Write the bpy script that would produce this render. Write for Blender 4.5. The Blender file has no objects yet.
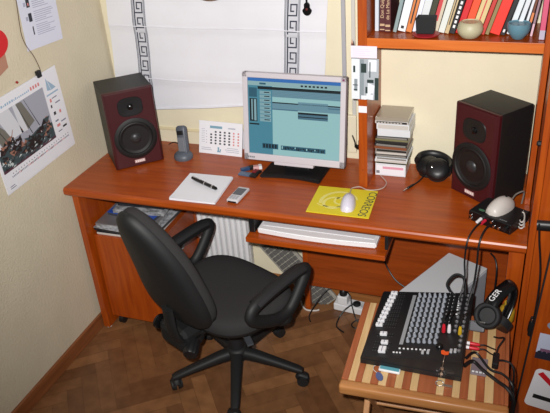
import bpy, bmesh, math, random
from mathutils import Vector, Matrix, Euler
random.seed(7)
SC = bpy.context.scene
COL = SC.collection
PI = math.pi

# ------------------------------------------------------------------ helpers
def lin(c):
    out = []
    for v in c:
        v = v / 255.0
        out.append(v / 12.92 if v <= 0.04045 else ((v + 0.055) / 1.055) ** 2.4)
    return (out[0], out[1], out[2], 1.0)

MATS = {}
def mat(name, rgb, rough=0.5, metal=0.0, var=0.0, vscale=30, bump=0.0, bscale=200, emit=0.0, spec=0.5, alpha=1.0, coat=0.0, trans=0.0):
    if name in MATS: return MATS[name]
    m = bpy.data.materials.new(name); m.use_nodes = True
    nt = m.node_tree; b = nt.nodes['Principled BSDF']
    c = lin(rgb)
    b.inputs['Base Color'].default_value = c
    b.inputs['Roughness'].default_value = rough
    b.inputs['Metallic'].default_value = metal
    b.inputs['Specular IOR Level'].default_value = spec
    b.inputs['Coat Weight'].default_value = coat
    b.inputs['Coat Roughness'].default_value = 0.12
    if alpha < 1: b.inputs['Alpha'].default_value = alpha
    if trans: b.inputs['Transmission Weight'].default_value = trans
    if emit:
        b.inputs['Emission Color'].default_value = c
        b.inputs['Emission Strength'].default_value = emit
        b.inputs['Base Color'].default_value = (0.01, 0.012, 0.013, 1)
    tc = nt.nodes.new('ShaderNodeTexCoord')
    n = nt.nodes.new('ShaderNodeTexNoise'); n.inputs['Scale'].default_value = vscale; n.inputs['Detail'].default_value = 5
    nt.links.new(tc.outputs['Object'], n.inputs['Vector'])
    if var and not emit:
        r = nt.nodes.new('ShaderNodeValToRGB')
        r.color_ramp.elements[0].position = 0.3; r.color_ramp.elements[1].position = 0.7
        r.color_ramp.elements[0].color = tuple(x * (1 - var) for x in c[:3]) + (1,)
        r.color_ramp.elements[1].color = tuple(min(1, x * (1 + var)) for x in c[:3]) + (1,)
        nt.links.new(n.outputs['Fac'], r.inputs['Fac']); nt.links.new(r.outputs['Color'], b.inputs['Base Color'])
    if bump:
        n2 = nt.nodes.new('ShaderNodeTexNoise'); n2.inputs['Scale'].default_value = bscale; n2.inputs['Detail'].default_value = 3
        nt.links.new(tc.outputs['Object'], n2.inputs['Vector'])
        bp = nt.nodes.new('ShaderNodeBump'); bp.inputs['Strength'].default_value = bump; bp.inputs['Distance'].default_value = 0.004
        nt.links.new(n2.outputs['Fac'], bp.inputs['Height']); nt.links.new(bp.outputs['Normal'], b.inputs['Normal'])
    MATS[name] = m
    return m

def wood(name, a, b_, axis='X', rough=0.36, scale=4.0, coat=0.12):
    if name in MATS: return MATS[name]
    m = bpy.data.materials.new(name); m.use_nodes = True
    nt = m.node_tree; b = nt.nodes['Principled BSDF']
    b.inputs['Roughness'].default_value = rough
    b.inputs['Coat Weight'].default_value = coat; b.inputs['Coat Roughness'].default_value = 0.15
    tc = nt.nodes.new('ShaderNodeTexCoord'); mp = nt.nodes.new('ShaderNodeMapping')
    s = [scale * 14] * 3; s['XYZ'.index(axis)] = scale
    mp.inputs['Scale'].default_value = s
    nt.links.new(tc.outputs['Object'], mp.inputs['Vector'])
    n = nt.nodes.new('ShaderNodeTexNoise'); n.inputs['Scale'].default_value = 1.0; n.inputs['Detail'].default_value = 6; n.inputs['Distortion'].default_value = 0.6
    nt.links.new(mp.outputs['Vector'], n.inputs['Vector'])
    r = nt.nodes.new('ShaderNodeValToRGB')
    r.color_ramp.elements[0].position = 0.32; r.color_ramp.elements[1].position = 0.68
    r.color_ramp.elements[0].color = lin(a); r.color_ramp.elements[1].color = lin(b_)
    nt.links.new(n.outputs['Fac'], r.inputs['Fac']); nt.links.new(r.outputs['Color'], b.inputs['Base Color'])
    MATS[name] = m
    return m

class MB:
    """collects shapes; build() links them as ONE mesh object"""
    def __init__(self): self.bm = bmesh.new()
    def _merge(self, t, M=None, mi=0):
        if M is not None: bmesh.ops.transform(t, matrix=M, verts=t.verts)
        for f in t.faces: f.material_index = mi
        me = bpy.data.meshes.new('t'); t.to_mesh(me); t.free()
        self.bm.from_mesh(me); bpy.data.meshes.remove(me)
        return self
    def box(self, x0, x1, y0, y1, z0, z1, bev=0.0, M=None, mi=0, seg=2):
        t = bmesh.new(); bmesh.ops.create_cube(t, size=1)
        bmesh.ops.transform(t, matrix=Matrix.Translation(((x0+x1)/2, (y0+y1)/2, (z0+z1)/2)) @ Matrix.Diagonal((abs(x1-x0), abs(y1-y0), abs(z1-z0), 1)), verts=t.verts)
        if bev: bmesh.ops.bevel(t, geom=list(t.edges), offset=bev, segments=seg, profile=0.5, affect='EDGES')
        return self._merge(t, M, mi)
    def loft(self, rings, mi=0, M=None, cap=True, closed=False):
        t = bmesh.new(); R = [[t.verts.new(p) for p in ring] for ring in rings]
        n = len(R[0]); K = len(R)
        for i in range(K if closed else K-1):
            A, B = R[i], R[(i+1) % K]
            for j in range(n):
                try: t.faces.new((A[j], A[(j+1) % n], B[(j+1) % n], B[j]))
                except ValueError: pass
        if cap and not closed:
            t.faces.new(R[0][::-1]); t.faces.new(R[-1])
        bmesh.ops.recalc_face_normals(t, faces=t.faces)
        return self._merge(t, M, mi)
    def lathe(self, prof, n=24, M=None, mi=0):
        rings = [[(max(r, 1e-5)*math.cos(2*PI*k/n), max(r, 1e-5)*math.sin(2*PI*k/n), z) for k in range(n)] for r, z in prof]
        return self.loft(rings, mi, M)
    def cyl(self, p0, p1, r0, r1=None, n=16, mi=0):
        r1 = r0 if r1 is None else r1
        p0, p1 = Vector(p0), Vector(p1); d = p1-p0
        M = Matrix.Translation(p0) @ d.to_track_quat('Z', 'Y').to_matrix().to_4x4()
        return self.lathe([(r0, 0), (r1, d.length)], n, M, mi)
    def tube(self, pts, r, n=8, sub=6, mi=0, closed=False, flat=None, M=None):
        P = [Vector(p) for p in pts]
        if sub > 1 and len(P) > 2:
            Q = []; K = len(P)
            rng = range(K if closed else K-1)
            for i in rng:
                g = lambda j: P[j % K] if closed else P[max(0, min(K-1, j))]
                a, b, c, d = g(i-1), g(i), g(i+1), g(i+2)
                for s in range(sub):
                    u = s/sub
                    Q.append(0.5*((2*b) + (c-a)*u + (2*a-5*b+4*c-d)*u*u + (3*b-a-3*c+d)*u**3))
            if not closed: Q.append(P[-1])
            P = Q
        K = len(P); rings = []
        up = None
        for i in range(K):
            if closed: T = P[(i+1) % K]-P[i-1]
            else: T = P[min(K-1, i+1)]-P[max(0, i-1)]
            T.normalize()
            if up is None:
                up = Vector((0, 0, 1)) if abs(T.z) < 0.9 else Vector((1, 0, 0))
            up = (up - T*up.dot(T)).normalized(); s = T.cross(up)
            rr = r[min(len(r)-1, int(i*len(r)/K))] if isinstance(r, (list, tuple)) else r
            ra, rb = (rr, rr) if flat is None else (rr*flat[0], rr*flat[1])
            rings.append([P[i] + s*ra*math.cos(2*PI*k/n) + up*rb*math.sin(2*PI*k/n) for k in range(n)])
        return self.loft(rings, mi, M, closed=closed)
    def prism(self, poly, h, M=None, mi=0, bev=0.0):
        """polygon in local XY, extruded 0..h along Z"""
        t = bmesh.new(); A = [t.verts.new((x, y, 0)) for x, y in poly]; B = [t.verts.new((x, y, h)) for x, y in poly]
        n = len(A); t.faces.new(A[::-1]); t.faces.new(B)
        for j in range(n): t.faces.new((A[j], A[(j+1) % n], B[(j+1) % n], B[j]))
        bmesh.ops.recalc_face_normals(t, faces=t.faces)
        if bev: bmesh.ops.bevel(t, geom=[e for e in t.edges], offset=bev, segments=2, affect='EDGES')
        return self._merge(t, M, mi)
    def grid(self, fn, nu, nv, mi=0):
        t = bmesh.new(); V = [[t.verts.new(fn(i/nu, j/nv)) for j in range(nv+1)] for i in range(nu+1)]
        for i in range(nu):
            for j in range(nv): t.faces.new((V[i][j], V[i+1][j], V[i+1][j+1], V[i][j+1]))
        return self._merge(t, None, mi)
    def build(self, name, mats, parent=None, off=(0, 0, 0), rotz=0.0, smooth=False, loc=None):
        me = bpy.data.meshes.new(name)
        bmesh.ops.translate(self.bm, verts=self.bm.verts, vec=-Vector(off))
        self.bm.to_mesh(me); self.bm.free()
        for m in (mats if isinstance(mats, (list, tuple)) else [mats]): me.materials.append(m)
        if smooth:
            for p in me.polygons: p.use_smooth = True
            try: me.set_sharp_from_angle(angle=math.radians(40))
            except Exception: pass
        o = bpy.data.objects.new(name, me); COL.objects.link(o)
        if parent is not None: o.parent = parent
        else: o.location = off; o.rotation_euler.z = rotz
        if loc is not None: o.location = loc
        return o

def tag(o, label=None, cat=None, group=None, kind=None):
    if label: o['label'] = label
    if cat: o['category'] = cat
    if group: o['group'] = group
    if kind: o['kind'] = kind
    return o
def thing(name, label, cat, loc=(0, 0, 0), rotz=0.0, group=None):
    o = bpy.data.objects.new(name, None); COL.objects.link(o)
    o.location = loc; o.rotation_euler = (0, 0, rotz); o.empty_display_size = 0.05
    return tag(o, label, cat, group)
def inst(src, parent, loc, name=None, rot=None):
    o = src.copy(); COL.objects.link(o); o.parent = parent; o.location = loc
    if rot is not None: o.rotation_euler = rot
    if name: o.name = name
    return o
def struct(mb, name, m, off=(0, 0, 0), smooth=False):
    return tag(mb.build(name, m, None, off, smooth=smooth), kind='structure')
def text_part(s, size, m, parent, M, name='lettering', depth=0.0004, bold=0.0, squash=1.0):
    cu = bpy.data.curves.new('txt', 'FONT'); cu.body = s; cu.size = size; cu.extrude = depth; cu.offset = bold
    cu.align_x = 'CENTER'; cu.align_y = 'CENTER'
    to = bpy.data.objects.new('txt', cu); COL.objects.link(to)
    bpy.context.view_layer.update()
    me = bpy.data.meshes.new_from_object(to.evaluated_get(bpy.context.evaluated_depsgraph_get()))
    bpy.data.objects.remove(to); bpy.data.curves.remove(cu)
    me.transform(M @ Matrix.Diagonal((squash, 1, 1, 1)))
    me.materials.clear(); me.materials.append(m)
    o = bpy.data.objects.new(name, me); COL.objects.link(o); o.parent = parent
    return o
def RZ(a): return Matrix.Rotation(a, 4, 'Z')
def RX(a): return Matrix.Rotation(a, 4, 'X')
def RY(a): return Matrix.Rotation(a, 4, 'Y')
def T(x, y, z): return Matrix.Translation((x, y, z))
def fr(o, ex, ey):
    """frame with origin o, x axis ex, y axis ey"""
    ex = Vector(ex).normalized(); ey = Vector(ey); ey = (ey - ex*ey.dot(ex)).normalized(); ez = ex.cross(ey)
    M = Matrix.Identity(4)
    for i in range(3): M[i][0], M[i][1], M[i][2], M[i][3] = ex[i], ey[i], ez[i], o[i]
    return M

# ------------------------------------------------------------------ materials
CH = ((146, 58, 8), (172, 77, 13))
w_x = wood('cherry_along_x', *CH, 'X'); w_y = wood('cherry_along_y', *CH, 'Y'); w_z = wood('cherry_along_z', *CH, 'Z')
w_edge = wood('cherry_edge', (190, 94, 34), (208, 114, 50), 'X', rough=0.28)
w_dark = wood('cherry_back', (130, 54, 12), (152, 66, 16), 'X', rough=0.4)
w_base = wood('skirting_oak', (140, 88, 46), (168, 110, 60), 'X', rough=0.45)
black_pl = mat('black_plastic', (22, 22, 24), 0.42)
black_gl = mat('black_gloss', (14, 14, 16), 0.22)
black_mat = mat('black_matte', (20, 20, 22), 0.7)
cab_black = mat('speaker_vinyl', (24, 24, 24), 0.5, bump=0.15, bscale=900)
burg = mat('burgundy_lacquer', (62, 13, 20), 0.45, coat=0.1)
rubber = mat('rubber_cone', (12, 13, 14), 0.6)
dust = mat('dust_cap', (40, 40, 42), 0.4)
white_pl = mat('white_plastic', (226, 226, 228), 0.4)
grey_pl = mat('grey_plastic', (120, 122, 128), 0.45)
silver = mat('silver_bezel', (196, 190, 196), 0.42)
chrome = mat('chrome', (210, 210, 212), 0.2, metal=1.0)
paper = mat('white_paper', (226, 226, 232), 0.85)
paper_bl = mat('bluish_paper', (214, 216, 232), 0.85)
ink = mat('grey_ink', (120, 124, 140), 0.85)
ink_dark = mat('dark_ink', (48, 50, 58), 0.85)
ink_red = mat('red_ink', (206, 130, 130), 0.85)
ink_blue = mat('blue_ink', (150, 176, 198), 0.85)
cable_m = mat('black_cable', (16, 16, 18), 0.45)
white_cable = mat('white_cable', (205, 200, 194), 0.5)
fabric_ch = mat('charcoal_upholstery', (52, 50, 51), 0.95, var=0.12, vscale=300, bump=0.4, bscale=1200, spec=0.15)
chair_pl = mat('chair_plastic', (19, 20, 21), 0.62, bump=0.08, bscale=700)

# ------------------------------------------------------------------ the room
def wall_mat(name, rgb, bump):
    return mat(name, rgb, 0.85, var=0.035, vscale=6, bump=bump, bscale=110, spec=0.2)
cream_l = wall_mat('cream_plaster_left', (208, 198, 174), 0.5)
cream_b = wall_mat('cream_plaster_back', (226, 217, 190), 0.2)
struct(MB().box(-0.12, 0, -3.2, 0.12, -0.05, 2.6), 'wall_left', cream_l)
struct(MB().box(0, 2.9, 0, 0.12, -0.05, 2.6), 'wall_back', cream_b)

# herringbone parquet: one floor, every stave its own tone
def make_floor():
    m = bpy.data.materials.new('parquet'); m.use_nodes = True
    nt = m.node_tree; b = nt.nodes['Principled BSDF']
    b.inputs['Roughness'].default_value = 0.38; b.inputs['Coat Weight'].default_value = 0.15; b.inputs['Coat Roughness'].default_value = 0.3
    at = nt.nodes.new('ShaderNodeAttribute'); at.attribute_name = 'tone'
    rp = nt.nodes.new('ShaderNodeValToRGB'); e = rp.color_ramp.elements
    e[0].color = lin((112, 74, 46)); e[1].color = lin((152, 106, 68))
    nt.links.new(at.outputs['Fac'], rp.inputs['Fac'])
    tc = nt.nodes.new('ShaderNodeTexCoord'); n = nt.nodes.new('ShaderNodeTexNoise'); n.inputs['Scale'].default_value = 18; n.inputs['Detail'].default_value = 8
    nt.links.new(tc.outputs['Object'], n.inputs['Vector'])
    mx = nt.nodes.new('ShaderNodeMix'); mx.data_type = 'RGBA'; mx.blend_type = 'MULTIPLY'; mx.inputs['Factor'].default_value = 0.55
    r2 = nt.nodes.new('ShaderNodeValToRGB'); r2.color_ramp.elements[0].color = (0.45, 0.42, 0.4, 1); r2.color_ramp.elements[1].color = (1, 1, 1, 1)
    r2.color_ramp.elements[0].position = 0.3; r2.color_ramp.elements[1].position = 0.62
    nt.links.new(n.outputs['Fac'], r2.inputs['Fac'])
    nt.links.new(rp.outputs['Color'], mx.inputs[6]); nt.links.new(r2.outputs['Color'], mx.inputs[7]); nt.links.new(mx.outputs[2], b.inputs['Base Color'])
    bm = bmesh.new(); lay = bm.faces.layers.float.new('tone')
    W, L = 0.062, 0.31
    def quad(x0, y0, x1, y1, z, t):
        f = bm.faces.new([bm.verts.new(p) for p in ((x0, y0, z), (x1, y0, z), (x1, y1, z), (x0, y1, z))]); f[lay] = t
    tones = []
    g = 0.0010
    k = int(L/W)
    # herringbone in a frame turned 45 degrees about the middle of the room
    ca = math.cos(math.radians(38)); sa = math.sin(math.radians(38))
    def rq(x0, y0, x1, y1, t):
        pts = [(x0+g, y0+g), (x1-g, y0+g), (x1-g, y1-g), (x0+g, y1-g)]
        pts = [(1.2+ca*x-sa*y, -1.2+sa*x+ca*y) for x, y in pts]
        cx = sum(p[0] for p in pts)/4; cy = sum(p[1] for p in pts)/4
        if not (-0.2 < cx < 3.0 and -3.3 < cy < 0.2): return
        try:
            f = bm.faces.new([bm.verts.new((x, y, 0.0)) for x, y in pts]); f[lay] = t
        except ValueError: pass
    for i in range(-60, 61):
        for j in range(-9, 10):
            bx = i*W + j*2*L*0; 
            # diagonal stepping: a pair of staves per step
            x = i*W + j*L; y = i*W - j*L
            rq(x, y, x+L, y+W, random.random())
            rq(x, y+W, x+W, y+W+L, random.random())
    f = bm.faces.new([bm.verts.new(p) for p in ((-0.01, -3.2, -0.002), (2.9, -3.2, -0.002), (2.9, 0.01, -0.002), (-0.01, 0.01, -0.002))]); f[lay] = 0.0
    for co, no in (((-0.01, 0, 0), (-1, 0, 0)), ((2.9, 0, 0), (1, 0, 0)), ((0, 0.01, 0), (0, 1, 0)), ((0, -3.2, 0), (0, -1, 0))):
        bmesh.ops.bisect_plane(bm, geom=list(bm.verts)+list(bm.edges)+list(bm.faces), plane_co=co, plane_no=no, clear_outer=True)
    bmesh.ops.recalc_face_normals(bm, faces=bm.faces)
    for f in bm.faces:
        if f.normal.z < 0: f.normal_flip()
    me = bpy.data.meshes.new('floor'); bm.to_mesh(me); bm.free(); me.materials.append(m)
    o = bpy.data.objects.new('floor', me); COL.objects.link(o); tag(o, kind='structure')
make_floor()
struct(MB().box(0, 0.014, -3.2, -0.0, 0, 0.07, 0.003), 'baseboard_left', wood('skirting_oak_y', (120, 70, 38), (146, 88, 50), 'Y', rough=0.45))
struct(MB().box(0.014, 1.9, -0.014, 0, 0, 0.085, 0.003), 'baseboard_back', w_base)
struct(MB().box(0.0, 1.02, -0.010, 0, 0.800, 0.812, 0.003), 'trim_1', mat('sill_cream', (222, 208, 170), 0.6))      # sill line below the blind
cond = mat('grey_strip', (166, 166, 172), 0.6)
struct(MB().box(1.050, 1.066, -0.012, 0, 0.80, 2.0, 0.003), 'trim_2', cond)
struct(MB().box(1.088, 1.103, -0.010, 0, 0.80, 2.0, 0.003), 'trim_3', mat('pale_strip', (196, 194, 188), 0.6))

# wall box with shutter strap next to the monitor
o = MB().box(1.067, 1.105, -0.018, 0, 0.772, 0.935, 0.004).build('strap_winder_plate', mat('ivory_plastic', (226, 216, 190), 0.5), None, (1.085, 0, 0.77))
tag(o, 'ivory plastic wall plate behind the right edge of the monitor', 'wall plate')

# ------------------------------------------------------------------ blind
def make_blind():
    t = thing('roman_blind', 'white fabric blind with two dark Greek key bands, covering the window behind the desk', 'blind', (0.51, -0.018, 0.90))
    off = (0.51, -0.018, 0.90)
    fab = mat('blind_cotton', (222, 222, 228), 0.9, var=0.02, vscale=8, bump=0.12, bscale=700, spec=0.1)
    def sh(z): return 0.07*(z-1.05)
    def ydep(x, z):
        f = 0.0
        for zs in (0.903, 1.043, 1.270, 1.50):
            d = z-zs
            if -0.02 < d < 0.10: f += 0.006*max(0, 1-abs(d-0.02)/0.08)
        return -0.014 - f + 0.002*math.sin(x*11+z*7) + 0.0012*math.sin(x*23-z*13)
    zb = lambda x: 0.899+0.10*max(0, (x-0.15))
    def fn(u, v):
        x = 0.016+0.962*u; z = zb(x)+(1.74-zb(x))*v
        return (x+sh(z), ydep(x, z), z)
    MB().grid(fn, 48, 60).build('fabric', fab, t, off, smooth=True)
    for zs in (1.043, 1.270):
        b = MB()
        b.tube([(0.018+0.955*k/16+sh(zs), ydep(0.016+0.96*k/16, zs)-0.002, zs+0.002*math.sin(k*0.7)) for k in range(17)], 0.0022, 6, 2)
        b.build('fold_seam', fab, t, off, smooth=True)
    MB().tube([(0.018+0.955*k/16+sh(zb(0.016+0.96*k/16)), ydep(0.016+0.96*k/16, zb(0.016+0.96*k/16))-0.003, zb(0.016+0.96*k/16)) for k in range(17)], 0.004, 6, 2).build('hem', fab, t, off, smooth=True)
    band = mat('band_grey', (200, 201, 208), 0.9); key = mat('band_navy', (52, 56, 70), 0.9)
    for xl in (0.139, 0.810):
        b = MB(); Wd = 0.062
        def P(u, z, e): 
            x = xl+u*Wd; return (x+sh(z), ydep(x, z)-e, z)
        z0, z1 = 0.95, 1.74
        b.grid(lambda u, v: P(u, z0+(z1-z0)*v, 0.0012), 3, 60, 0)
        def stroke(u0, u1, za, zb_):
            n = max(1, int((zb_-za)/0.02))
            b.grid(lambda u, v: P(u0+(u1-u0)*u, za+(zb_-za)*v, 0.0022), 1, n, 1)
        stroke(0.0, 0.035, z0, z1); stroke(0.965, 1.0, z0, z1)
        stroke(0.075, 0.105, z0, z1); stroke(0.895, 0.925, z0, z1)
        H = 0.062; w = 0.085; hz = w*Wd
        z = z0
        while z < z1-H:
            # G-shaped hook of the meander
            stroke(0.17, 0.83, z+0.004, z+0.004+hz)
            stroke(0.83-w, 0.83, z+0.004, z+0.050)
            stroke(0.36, 0.83, z+0.050-hz, z+0.050)
            stroke(0.36, 0.36+w, z+0.020, z+0.050)
            stroke(0.36, 0.62, z+0.020, z+0.020+hz)
            stroke(0.17, 0.17+w, z+0.004, z+H+0.004)
            z += H
        b.build('greek_key_band', [band, key], t, off)
make_blind()
# black toy guitar hanging on the blind
def make_guitar():
    L0 = (0.925, -0.030, 1.35)
    t = thing('toy_guitar', 'tiny black guitar ornament hanging on the blind beside the right-hand key band', 'ornament', L0)
    M = fr((0.925, -0.026, 1.358), (1, 0, 0), (0, 0, 1))
    b = MB(); pts = []
    for k in range(40):
        a = 2*PI*k/40; y = math.sin(a); r = 0.016 if y < 0 else 0.0125
        pts.append((r*math.cos(a)*(1-0.28*math.exp(-((y-0.25)/0.22)**2)), 0.021*y))
    M = M @ Matrix.Scale(1.2, 4); b.prism(pts, 0.007, M, 0, 0.0015); b.build('guitar_body', black_gl, t, L0, smooth=True)
    MB().box(-0.003, 0.003, 0.018, 0.07, 0.003, 0.007, 0.001, M).build('neck', black_gl, t, L0)
    MB().cyl(M @ Vector((0, 0, 0.007)), M @ Vector((0, 0, 0.0085)), 0.0045, n=12).build('sound_hole', mat('hole_red', (90, 20, 24), 0.5), t, L0)
    MB().cyl(M @ Vector((0, 0.07, 0.005)), M @ Vector((0, 0.22, 0.003)), 0.0006, n=6).build('string', black_mat, t, L0)
make_guitar()
# round dish whose rim shows at the top edge
def make_dish():
    L0 = (0.535, -0.045, 1.40)
    t = thing('hanging_dish', 'round dark dish with a silver rim hanging in front of the top of the blind', 'dish', L0)
    M = fr((0.535, -0.036, 1.507), (1, 0, 0), (0, 0, 1)) @ Matrix.Diagonal((1.2, 1.2, 1, 1))
    MB().lathe([(0, 0.0), (0.085, 0.0), (0.098, 0.012), (0.092, 0.013), (0.08, 0.006), (0, 0.004)], 40, M).build('dish_bowl', mat('dish_dark', (150, 142, 146), 0.35), t, L0, smooth=True)
    b = MB(); b.tube([M @ Vector((0.098*math.cos(a), 0.098*math.sin(a), 0.012)) for a in [2*PI*k/32 for k in range(32)]], 0.004, 8, 2, closed=True)
    b.build('rim', chrome, t, L0, smooth=True)
make_dish()

# ------------------------------------------------------------------ left wall papers
XW = 0.003
def make_calendar():
    L0 = (0, -0.58, 0.87)
    t = thing('wall_calendar', 'large wall calendar with a sailing ship picture, clipped to the left wall', 'calendar', L0)
    # frame: local x to the right along the wall (towards the back wall), local y up
    M = fr((XW, -0.800, 0.868), (0, 1, 0.035), (0, 0, 1))
    W, H = 0.425, 0.335
    MB().box(0, W, 0, H, 0, 0.004, 0, M).build('sheets', paper, t, L0)
    MB().box(0.004, W+0.002, -0.006, 0.3, -0.0015, 0.0, 0, M).build('under_sheet', paper, t, L0)
    sky = mat('print_sky', (160, 162, 174), 0.6); sea = mat('print_sea', (58, 74, 78), 0.6); hull = mat('print_hull', (34, 26, 26), 0.6)
    sail = mat('print_sail', (206, 208, 214), 0.6); sail_d = mat('print_sail_shade', (112, 110, 102), 0.6); foam = mat('print_foam', (196, 206, 206), 0.6); plum = mat('print_plum', (84, 50, 64), 0.6)
    b = MB(); e = 0.0041
    def poly(pts, z, mi): 
        bb = bmesh.new(); vs = [bb.verts.new((x, y, z)) for x, y in pts]; bb.faces.new(vs); b._merge(bb, M, mi)
    x0, x1, y0, y1 = 0.012, 0.325, 0.075, 0.285
    poly([(x0, y0), (x1, y0), (x1, y1), (x0, y1)], e, 0)
    poly([(x0, y0), (x1, y0), (x1, 0.14), (0.25, 0.155), (0.15, 0.135), (x0, 0.15)], e+.0001, 1)
    # sails and masts of two boats heeling to the left
    poly([(x0, 0.145), (0.05, 0.15), (0.012, 0.235)], e+.0002, 3)
    poly([(0.045, 0.165), (0.125, 0.185), (0.075, 0.225), (0.022, y1), (x0, y1), (x0, 0.272)], e+.0002, 4)
    poly([(0.10, 0.175), (0.165, 0.175), (0.125, y1), (0.05, y1)], e+.0003, 3)
    poly([(0.185, 0.172), (0.236, 0.188), (0.195, y1-0.004), (0.160, y1)], e+.0002, 4)
    poly([(0.155, 0.175), (0.19, 0.172), (0.165, y1), (0.145, y1)], e+.0003, 3)
    for xa, xb, ya in ((0.088, 0.022, 0.14), (0.205, 0.163, 0.15), (0.252, 0.208, 0.16)):
        poly([(xa, ya), (xa+0.004, ya), (xb+0.002, y1-0.002), (xb, y1-0.002)], e+.0004, 2)
    poly([(0.085, 0.165), (0.112, 0.208), (0.115, 0.207), (0.09, 0.164)], e+.0005, 7)
    # hulls and crews: many small ragged shards of dark, brown and teal
    random.seed(21)
    for k in range(150):
        t_ = random.random(); xx = 0.03+0.275*t_
        mid = 0.128+0.022*math.sin(t_*7.5)-0.012*t_; yy = mid+random.uniform(-0.030, 0.036)
        if 0.135 < xx < 0.165 and yy > 0.14: continue
        s_ = random.uniform(0.008, 0.024); an = random.uniform(0, 6.28)
        poly([(xx+s_*math.cos(an+q), max(y0, yy+0.7*s_*math.sin(an+q))) for q in (0, 2.0, 4.2)], e+.0005+k*1.2e-6, random.choice((2, 2, 2, 2, 8, 7, 1, 1)))
    poly([(0.16, 0.108), (0.30, 0.10), (0.316, 0.138), (0.27, 0.146), (0.20, 0.138), (0.17, 0.14)], e+.0004, 2)
    for k in range(60):
        xx = random.uniform(x0, 0.30); yy = random.uniform(y0+.002, 0.112); s_ = random.uniform(0.006, 0.026)
        poly([(xx, yy), (min(x1, xx+s_), yy+0.004), (xx+s_*0.5, yy+0.008)], e+.0007+k*1e-6, random.choice((9, 9, 1, 1, 5, 2)))
    for k in range(16):
        xx = random.uniform(x0, 0.06); yy = random.uniform(y0+.006, 0.11); s_ = random.uniform(0.004, 0.016)
        poly([(xx, yy), (xx+s_, yy+0.002), (xx+s_*0.4, yy+s_)], e+.0008+k*1e-6, random.choice((5, 5, 2)))
    for k in range(16):
        xx = random.uniform(0.06, 0.28); yy = random.uniform(0.13, 0.185); s_ = random.uniform(0.002, 0.005)
        poly([(xx, yy), (xx+s_, yy), (xx+s_, yy+s_), (xx, yy+s_)], e+.0009, random.choice((3, 7)))
    poly([(x0, y0), (x1, y0), (x1, y0+0.010), (0.2, y0+0.014), (0.1, y0+0.006), (x0, y0+0.012)], e+.0006, 6)
    random.seed(8)
    b.build('picture', [sky, sea, hull, sail, sail_d, foam, plum, mat('print_skin', (150, 108, 92), 0.6), mat('print_brown', (62, 44, 42), 0.6), mat('print_wave', (84, 100, 106), 0.6)], t, L0)
    b = MB()
    def mk(x, y, w, h, mi): b.box(x, x+w, y, y+h, 0.004, 0.0043, 0, M, mi)
    # heading strokes, logo boat, sponsor marks, date row
    xx = 0.02
    while xx < 0.245:
        w = random.uniform(0.004, 0.010); mk(xx, 0.298, w, random.choice((0.006, 0.009)), 1); xx += w+0.004
    for k in range(4): mk(0.258+k*0.015, 0.297, 0.009, 0.013, 2)
    bb = bmesh.new(); bb.faces.new([bb.verts.new(p) for p in ((0.345, 0.262, .0044), (0.368, 0.256, .0044), (0.352, 0.312, .0044))]); b._merge(bb, M, 1)
    bb = bmesh.new(); bb.faces.new([bb.verts.new(p) for p in ((0.370, 0.256, .0044), (0.398, 0.258, .0044), (0.358, 0.300, .0044))]); b._merge(bb, M, 1)
    mk(0.335, 0.240, 0.072, 0.006, 1)
    for (x, y, w, h, c) in ((0.345, 0.212, .01, .014, 2), (0.36, 0.222, .03, .004, 0), (0.342, 0.19, .008, .012, 3), (0.372, 0.198, .03, .005, 0), (0.348, 0.158, .013, .013, 3), (0.382, 0.154, .011, .013, 2),
                            (0.345, 0.13, .02, .006, 0), (0.348, 0.107, .02, .011, 2), (0.378, 0.117, .03, .005, 0), (0.38, 0.092, .025, .008, 3), (0.348, 0.086, .024, .004, 0)): mk(x, y, w, h, c)
    for k in range(46):
        mk(0.045+k*0.0078, 0.046+0.0, 0.0042, 0.006, 2 if k % 7 in (5, 6) else 0)
        if k % 2: mk(0.045+k*0.0078, 0.058, 0.004, 0.004, 0)
    for k in (6, 14, 15, 17, 19, 22, 23, 30, 31, 38): mk(0.045+k*0.0078, 0.045, 0.005, 0.007, 2)
    mk(0.02, 0.018, 0.026, 0.003, 0); mk(0.02, 0.010, 0.03, 0.003, 0)
    b.build('print_marks', [ink, ink_blue, ink_red, ink_dark], t, L0)
    c = MB(); c.box(0.312, 0.334, 0.325, 0.352, -0.002, 0.012, 0.003, M); c.build('binder_clip', black_pl, t, L0)
    pin = MB().lathe([(0.004, 0), (0.005, 0.004), (0.003, 0.008), (0, 0.009)], 10, M @ T(0.205, 0.352, 0.0))
    o = pin.build('push_pin', mat('pin_red', (150, 20, 24), 0.4), None, (XW, -0.595, 1.22)); tag(o, 'small red push pin in the wall just above the sailing calendar', 'pin')
make_calendar()
def make_sheet():
    L0 = (0, -0.40, 1.30)
    t = thing('printed_sheet', 'white printed page with small pictures and text taped high on the left wall', 'paper', L0)
    M = fr((XW, -0.510, 1.309), (0, 1, -0.06), (0, 0.02, 1))
    MB().box(0, 0.212, 0, 0.30, 0, 0.001, 0, M).build('page', paper_bl, t, L0)
    b = MB()
    for k, y in enumerate((0.05, 0.098, 0.148, 0.198, 0.245)):
        h = 0.030
        w = 0.018 if k else 0.006
        x0 = 0.052 if k == 0 else 0.042
        b.box(x0, x0+w, y, y+h, 0.001, 0.0014, 0, M, 1)
        if k: b.box(x0-0.016, x0-0.004, y+0.006, y+0.02, 0.001, 0.0014, 0, M, 0)
        if k == 2: b.box(x0+0.006, x0+0.013, y+0.006, y+0.016, 0.001, 0.0016, 0, M, 2)
        for q in range(6):
            b.box(0.074, 0.074+random.uniform(0.06, 0.115), y-0.006+q*0.0072, y-0.0035+q*0.0072, 0.001, 0.0013, 0, M, 0)
    b.build('print_marks', [mat('pale_ink', (168, 170, 190), 0.85), ink_dark, ink_red], t, L0)
make_sheet()
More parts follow.
